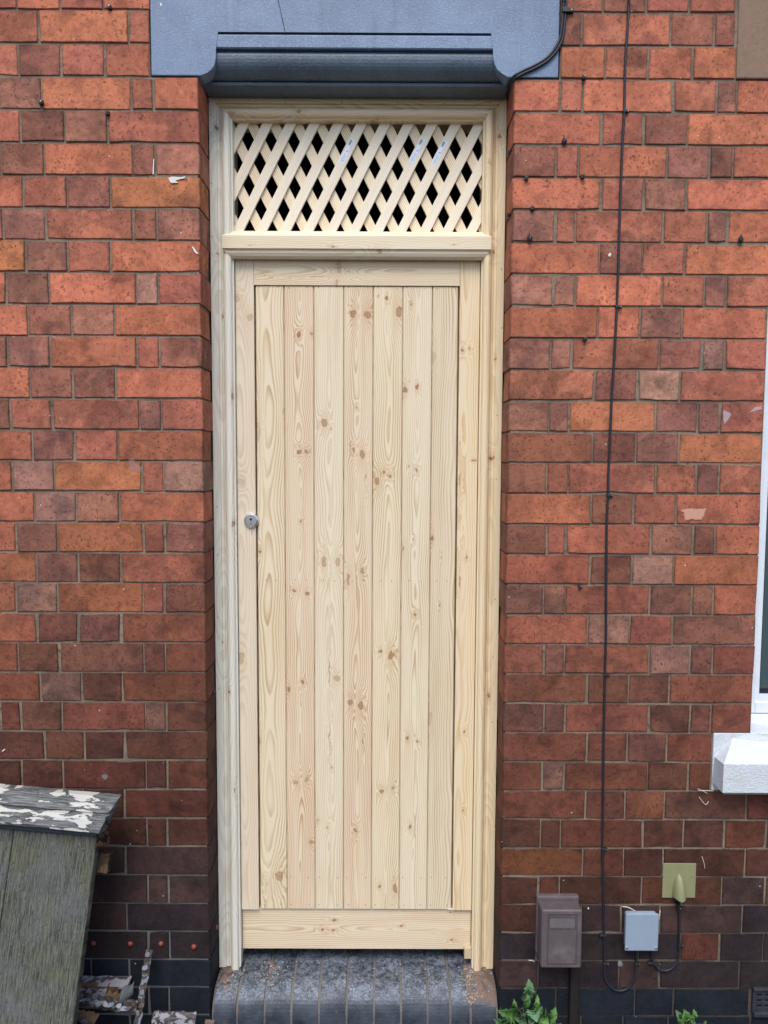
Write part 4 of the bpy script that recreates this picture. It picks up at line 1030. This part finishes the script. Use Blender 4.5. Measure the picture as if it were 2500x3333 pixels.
# ------------------------------------------------------------------ debris
DP = mat_peel('flaked_paint_strip', (.06, .045, .038), (.17, .19, .225), .53, (34, 34, 34)); DW = mat_plain('split_raw_timber', (.20, .12, .07), .9, .2, .3, 60, .8, .003, dirt=(.05, .035, .03))
DG = mat_plain('grey_curled_scrap', (.09, .10, .11), .8, .2, .3, 40, .8, .003); DPW = mat_peel('white_flaked_block', (.09, .08, .08), (.34, .335, .37), .45, (34, 34, 34))
def D6(x, y, yy_): return at(200+x*.3315, 2950+y*.3315, yy_)
def plank(name, p, q_, w_, t_, mat, label, up=Vector((0, 0, 1)), n=10, jag=.0, group='broken timber heap at the foot of the left wall', seed=0, edge=None):
    """a stick from p to q_: w_ across, t_ thick, with ragged edges"""
    r_ = random.Random(seed); d = (q_-p); L = d.length; d.normalize(); a = (up-d*up.dot(d)).normalized(); b = d.cross(a)
    V = []; Fc = []
    for i in range(n+1):
        c = p+d*L*i/n; j0, j1 = r_.uniform(-jag, jag), r_.uniform(-jag, jag)
        for s, t in ((-1, -1), (1, -1), (1, 1), (-1, 1)):
            V.append(c+a*(s*w_/2+(j0 if s > 0 else j1))+b*(t*t_/2+r_.uniform(-.3, .3)*jag))
    for i in range(n):
        for k in range(4): Fc.append((i*4+k, i*4+(k+1) % 4, (i+1)*4+(k+1) % 4, (i+1)*4+k))
    Fc += [(0, 1, 2, 3), tuple(n*4+k for k in range(4))]
    return obj(name, fix((V, Fc)), mat, None, False, label, 'scrap', group)
X_ = Vector((1, 0, 0)); Y_ = Vector((0, 1, 0))
plank('broken_timber', D6(60, 800, -.045), D6(572, 808, -.045), .022, .016, DW, 'orange-brown split batten lying behind the heap, under the white-edged strip')
plank('broken_timber', D6(40, 745, -.03), D6(668, 748, -.03), .008, .045, DPW, 'white painted strip lying level along the top of the heap', jag=.0012, seed=2)
plank('broken_timber', D6(60, 850, -.09), D6(440, 850, -.075), .018, .012, DPW, 'whitish wedge of painted wood lying on the shingled strip', jag=.002, seed=3)
plank('broken_timber', D6(60, 905, -.12), D6(740, 985, -.10), .030, .014, DP, 'long strip with lifting paint flakes, sloping down right to the upright strip', jag=.003, seed=4, n=16)
s1 = plank('upright_strip', D6(866, 425, -.035), D6(742, 1175, -.11), .0195, .006, DP, 'narrow flaking strip leaning almost upright against the dark bricks', X_, jag=.0022, seed=5, n=14)
plank('broken_timber', D6(110, 1040, -.19), D6(310, 1190, -.17), .012, .010, DP, 'thin pale edged stick at the foot of the leaning panel', jag=.001, seed=6)
plank('broken_timber', D6(150, 1050, -.14), D6(345, 1100, -.12), .020, .010, DW, 'pointed brown splinter beneath the flaking strip', jag=.004, seed=7)
plank('broken_timber', D6(440, 870, -.10), D6(560, 905, -.09), .022, .010, DW, 'short brown chunk in the middle of the heap', jag=.005, seed=9)
plank('painted_block', D6(895, 1118, -.07), D6(1315, 1128, -.06), .034, .03, DPW, 'thick flaking white block lying on the ground left of the step', jag=.002, seed=8)
plank('rubble_chip', D6(1410, 1146, -.05), D6(1500, 1156, -.05), .012, .012, PATCH, 'small pinkish mortar chip against the step corner', jag=.002, seed=10, n=4)
# lifting flakes on the strips
def flake(c, sx, sz, q, tilt=.5):
    V = []; n = 7
    for i in range(n):
        a = 2*math.pi*i/n; r = q.uniform(.55, 1.15); V.append(Vector((math.cos(a)*sx*r, 0, math.sin(a)*sz*r)))
    rx, rz = q.uniform(-tilt, tilt), q.uniform(-tilt, tilt)
    V = [Vector((p.x, p.x*rz+p.z*rx-.002, p.z))+c for p in V]
    V2 = [p+Vector((0, .0008, 0)) for p in V]
    return fix((V+V2, [tuple(range(n)), tuple(range(n, 2*n))]+[(i, (i+1) % n, n+(i+1) % n, n+i) for i in range(n)]))
q = random.Random(31); fl = []
FLK = mat_plain('paint_flake', (.23, .25, .29), .7, .3, .25, 60, .4)
fl = [flake(D6(170+i*44, 905+i*9+q.uniform(-16, 16), -.132), q.uniform(.006, .013), q.uniform(.005, .009), q, .8) for i in range(12)]
obj('paint_flakes', join(*fl), FLK, None, False, 'scatter of lifting grey-white paint flakes on the heap', 'paint flakes', None, 'stuff')
fl = [flake(D6(x, y, -.046-(y-420)*.0001), .0085, .010, q, .25) for x, y in ((822, 600), (790, 840), (752, 1040), (840, 470))]
obj('paint_flake', join(*fl), FLK, s1, kind='stuff')
# curled grey scrap
V = []; Fc = []; ca, cb = D6(590, 900, -.10), D6(720, 800, -.08)
for i in range(9):
    t = i/8
    for j in range(7):
        s = j/6; V.append(ca.lerp(cb, t)+Vector((0, -.02*math.sin(s*3.1)*(1-.3*t), (s-.5)*(.045+.012*math.sin(t*6)))))
for i in range(8):
    for j in range(6): Fc.append((i*7+j, i*7+j+1, (i+1)*7+j+1, (i+1)*7+j))
o = obj('curled_scrap', (V, Fc), DG, None, True, 'curled grey sheet scrap between the batten and the upright strip', 'scrap', 'broken timber heap at the foot of the left wall')
md = o.modifiers.new('thickness', 'SOLIDIFY'); md.thickness = .0015
q = random.Random(77); rb = []
for _ in range(150):
    x = q.uniform(-.95, -.50); y = q.uniform(-.30, -.01); rb.append(rock((x, y, .006+q.uniform(0, .03)*(x < -.7)), q.uniform(.003, .013), q, .7))
RUB = mat_plain('dark_rubble', (.05, .045, .045), .95, .1, .4, 50, 1, .004, dirt=(.22, .21, .2), dirtamt=.6)
obj('rubble', join(*rb), RUB, None, False, 'dark crumbs and dust strewn on the ground around the broken timber', 'rubble', None, 'stuff')

# ------------------------------------------------------------------ weeds
LA = mat_leaf('weed_leaf_green', (.040, .110, .030), (.095, .205, .050)); LB = mat_leaf('weed_leaf_blue_green', (.045, .115, .050), (.095, .195, .085))
STEM = mat_leaf('weed_stem', (.10, .11, .05), (.14, .13, .06))
def leaf(parent, base, tip, width, y0, y1, q, mat, teeth=7, lobed=.35, bend=.010):
    b = at(*base, y0); t = at(*tip, y1); d = t-b; L = d.length; d.normalize()
    side = d.cross(Vector((0, 1, 0))).normalized(); nrm2 = side.cross(d).normalized()
    if nrm2.y > 0: nrm2 = -nrm2
    w_ = width/1115; n = teeth*4; V = []; Fc = []
    for i in range(n+1):
        s = i/n
        env = math.sin(math.pi*min(1, s*.93+.07)**.85)**.75
        tooth = 1-lobed*(1-abs(((s*teeth) % 1)*2-1)) if 0 < i < n else .1
        h = w_/2*env*tooth
        c = b+d*L*s+nrm2*(bend*math.sin(s*math.pi))+side*.002*math.sin(s*5+q.random())
        for j, f in enumerate((-1, -.5, 0, .5, 1)):
            hh_ = h*(1+(.12*q.uniform(-1, 1) if abs(f) == 1 else 0))
            V.append(c+side*f*hh_+nrm2*(abs(f)*h*.45-.0015*(f == 0)+.004*mnoise.noise(Vector((s*6, f*3, b.x*50))))-d*abs(f)*h*.35)
    for i in range(n):
        for j in range(4): Fc.append((i*5+j, i*5+j+1, (i+1)*5+j+1, (i+1)*5+j))
    return obj('leaf', fix((V, Fc)), mat, parent, True)
def wz(x, y): return 1580+x*.1929, 3150+y*.1929
q = random.Random(55)
w1 = thing('weed', 'large leafy green weed growing at the wall foot right of the step', 'weed', (at(1705, 3380).x, -.05, 0))
for b_, t_, wd, y0, y1, mt in (
    ((725, 430), (722, 180), 178, -.05, -.05, LB), ((640, 650), (735, 465), 100, -.06, -.07, LA), ((700, 440), (575, 515), 110, -.045, -.04, LB), ((700, 430), (800, 512), 110, -.045, -.04, LB),
    ((545, 700), (205, 735), 250, -.06, -.10, LA), ((480, 640), (470, 515), 90, -.055, -.06, LA), ((470, 700), (300, 800), 170, -.065, -.09, LA), ((610, 800), (470, 860), 130, -.07, -.09, LB), ((620, 815), (560, 960), 180, -.08, -.11, LB),
    ((830, 690), (868, 438), 92, -.06, -.06, LA), ((850, 690), (700, 790), 210, -.08, -.10, LB), ((830, 740), (880, 925), 240, -.09, -.12, LB), ((900, 680), (975, 820), 110, -.07, -.08, LB),
    ((1010, 850), (1185, 645), 200, -.07, -.08, LA), ((1060, 800), (1210, 800), 170, -.075, -.09, LA), ((1010, 800), (1090, 960), 230, -.08, -.11, LA), ((340, 860), (125, 870), 160, -.08, -.11, LB), ((320, 850), (250, 980), 160, -.085, -.12, LB), ((1180, 920), (1280, 930), 110, -.06, -.07, LB), ((740, 850), (760, 1010), 160, -.07, -.10, LB)):
    leaf(w1, wz(*b_), wz(*t_), wd*.1929*1.3, y0, y1, q, mt, 6 if wd > 120 else 5, .38)
bs = at(1710, 3400, -.05); bs.z = 0
for P in (((660, 980), (640, 700), (700, 430)), ((690, 980), (600, 760), (500, 620)), ((720, 980), (820, 760), (850, 600)), ((760, 980), (930, 880), (1060, 790)), ((650, 980), (500, 860), (330, 860)), ((690, 990), (650, 880), (620, 800))):
    pp = [bs+Vector(((i-1)*.0, 0, 0)) if False else at(*wz(*a), -.055) for i, a in enumerate(P)]
    obj('stem', tube(smoothline([bs]+pp, 5), lambda t: .0028-.0016*t, 6), STEM, w1, True)
w2 = thing('weed', 'small leafy weed at the wall foot beneath the grey junction box', 'weed', (at(2235, 3380).x, -.04, 0))
def v6(x, y): return 2150+x*.211, 3100+y*.211
for b_, t_, wd, y0, y1, mt in (((345, 1030), (225, 900), 130, -.04, -.05, LB), ((400, 1040), (350, 875), 190, -.05, -.06, LA), ((430, 1030), (470, 990), 120, -.055, -.06, LA), ((500, 1000), (505, 872), 90, -.04, -.04, LA),
    ((480, 1010), (560, 1120), 90, -.04, -.06, LB), ((560, 1110), (710, 1050), 110, -.05, -.06, LA), ((330, 1020), (270, 1060), 90, -.05, -.06, LB)):
    leaf(w2, v6(*b_), v6(*t_), wd*.211*1.3, y0, y1, q, mt, 5, .36, .006)
bs = at(2235, 3400, -.04); bs.z = 0
for P in (((400, 1100), (380, 1030)), ((440, 1100), (500, 1000)), ((440, 1110), (560, 1110))):
    obj('stem', tube(smoothline([bs]+[at(*v6(*a), -.045) for a in P], 4), .0018, 6), STEM, w2, True)

# ------------------------------------------------------------------ splashes, scuffs and wisps
SPL = mat_plain('dried_white_paint', (.66, .64, .62), .7, .3, .1); SMR = None
LIME = mat_plain('lime_spot', (.22, .23, .24), .9, .1, .4, 120, 1, .003)
def splash(pxs, mat, wall, y=-.0022):
    V = [at(a, b, y) for a, b in pxs]; n = len(V); V += [p+Vector((0, .003, 0)) for p in V]
    obj('paint_splash', fix((V, [tuple(range(n)), tuple(range(n, 2*n))]+[(i, (i+1) % n, n+(i+1) % n, n+i) for i in range(n)])), mat, wall)
def soft(name, col, amt):
    k = NT(name); co = k.coord(); a = k.n('Attribute', attribute_name='edge').outputs['Fac']
    n = k.noise(k.stretch(co, (1, 1, 1)), 55, 5, .7)
    al = k.ss(k.math('ADD', a, k.math('MULTIPLY', k.math('SUBTRACT', n, .5), 1.5)), .25, .75, 0, amt)
    k.put(k.b.inputs['Alpha'], al); return k.base(col, .9, .1)
def smear(pxs, mat, wall, y=-.0024):
    V = [at(a, b, y) for a, b in pxs]; n = len(V); c = sum(V, Vector())/n
    V2 = [p.lerp(c, .45) for p in V]
    Fc = [(i, (i+1) % n, n+(i+1) % n, n+i) for i in range(n)]+[tuple(range(n, 2*n))]
    obj('smear', (V+V2, Fc), mat, wall, edge=[0.0]*n+[1.0]*n)
A_ = .42194; B_ = .54249
SMR = soft('pale_smear', (.55, .45, .50), .6)
splash([(1300*A_, 1372*A_), (1325*A_, 1362*A_), (1400*A_, 1366*A_), (1430*A_, 1360*A_), (1425*A_, 1374*A_), (1385*A_, 1382*A_), (1352*A_, 1390*A_), (1374*A_, 1408*A_), (1322*A_, 1412*A_), (1308*A_, 1396*A_)], SPL, wl)
splash([(1478*A_, 1898*A_), (1492*A_, 1905*A_), (1512*A_, 1935*A_), (1530*A_, 1952*A_), (1524*A_, 1962*A_), (1500*A_, 1944*A_)], SPL, wl)
splash([(1183*A_, 1225*A_), (1189*A_, 1225*A_), (1186*A_, 1343*A_), (1177*A_, 1343*A_)], SPL, wl, -.0015)
smear([(985*A_, 850+1510*A_), (1010*A_, 850+1495*A_), (1040*A_, 850+1530*A_), (1060*A_, 850+1580*A_), (1120*A_, 850+1600*A_), (1110*A_, 850+1640*A_), (980*A_, 850+1620*A_)], soft('faint_smear', (.50, .38, .42), .22), wl)
splash([(788*A_, 1700+1950*A_), (810*A_, 1700+1942*A_), (832*A_, 1700+1956*A_), (826*A_, 1700+1978*A_), (806*A_, 1700+1986*A_), (790*A_, 1700+1972*A_)], LIME, wl)
splash([(14*A_, 1700+1766*A_), (30*A_, 1700+1750*A_), (38*A_, 1700+1756*A_), (20*A_, 1700+1770*A_)], SPL, wl)
splash([(1600+700*B_, 1535*B_), (1600+704*B_, 1520*B_), (1600+714*B_, 1515*B_), (1600+720*B_, 1527*B_), (1600+710*B_, 1541*B_)], SPL, wr)
smear([(1600+1385*B_, 850+880*B_), (1600+1440*B_, 850+905*B_), (1600+1450*B_, 850+915*B_), (1600+1425*B_, 850+950*B_), (1600+1395*B_, 850+990*B_), (1600+1383*B_, 850+950*B_)], SMR, wr)
smear([(1600+1530*B_, 850+915*B_), (1600+1580*B_, 850+872*B_), (1600+1628*B_, 850+868*B_), (1600+1630*B_, 850+888*B_), (1600+1585*B_, 850+900*B_)], SMR, wr)
smear([(1600+1118*B_, 850+1480*B_), (1600+1322*B_, 850+1476*B_), (1600+1290*B_, 850+1530*B_), (1600+1270*B_, 850+1562*B_), (1600+1150*B_, 850+1562*B_), (1600+1135*B_, 850+1505*B_), (1600+1120*B_, 850+1496*B_)],
       soft('pale_spalled_brick', (.60, .33, .24), .85), wr)
splash([(1600+577*B_, 2483+872*B_), (1600+584*B_, 2483+869*B_), (1600+586*B_, 2483+877*B_), (1600+580*B_, 2483+880*B_)], SPL, wr)
splash([(1600+1540*A_, 0), (1600+1542*A_, 0), (1600+1541*A_, 1)], SPL, wr) if False else None
lm = at(2018, 3139)
obj('lime_spot', lathe((lm.x, .001, lm.z), [(.0092, .003), (.0088, -.001), (.005, -.0035), (.001, -.004)], 12), LIME, wr)
obj('lintel_paint_fleck', box(at(524, 15).x-.0025, at(524, 15).x+.0025, -.0008, .001, at(524, 15).z-.004, at(524, 15).z+.004, .0004), SPL, lt)
STRAW = mat_plain('pale_straw', (.50, .46, .39), .7, .3, .1)
def wisp(P, r, label, y=-.006):
    obj('straw', tube(smoothline([at(a, b, y-.002*(i % 2)) for i, (a, b) in enumerate(P)], 4), r, 5), STRAW, None, True, label, 'straw', 'pale wisps of straw caught on the right wall')
def rz(x, y): return 1600+x*B_, 2483+y*B_
wisp([rz(1245, 205), rz(1283, 250), rz(1302, 230)], .0010, 'V-shaped straw wisp just below the corner of the white sill')
wisp([rz(1235, 155), rz(1270, 170), rz(1295, 184)], .0009, 'straw wisp slanting across the joint left of the white sill')
wisp([rz(1240, 166), rz(1290, 166), rz(1335, 168)], .0012, 'level straw lying along the joint under the sill end')
wisp([rz(1262, 562), rz(1274, 598), rz(1280, 636)], .0010, 'upright straw wisp to the right above the olive hooded plate')
wisp([rz(785, 862), rz(822, 868), rz(865, 892)], .0017, 'pale straw sticking out over the top left of the grey junction box', -.03)
wisp([rz(1012, 885), rz(1008, 915), rz(1005, 940)], .0014, 'frayed straw hanging at the right side of the grey junction box', -.03)
wisp([rz(222, 1185), rz(242, 1186), rz(258, 1192)], .0014, 'straw caught at the lower left edge of the brown meter box', -.02)
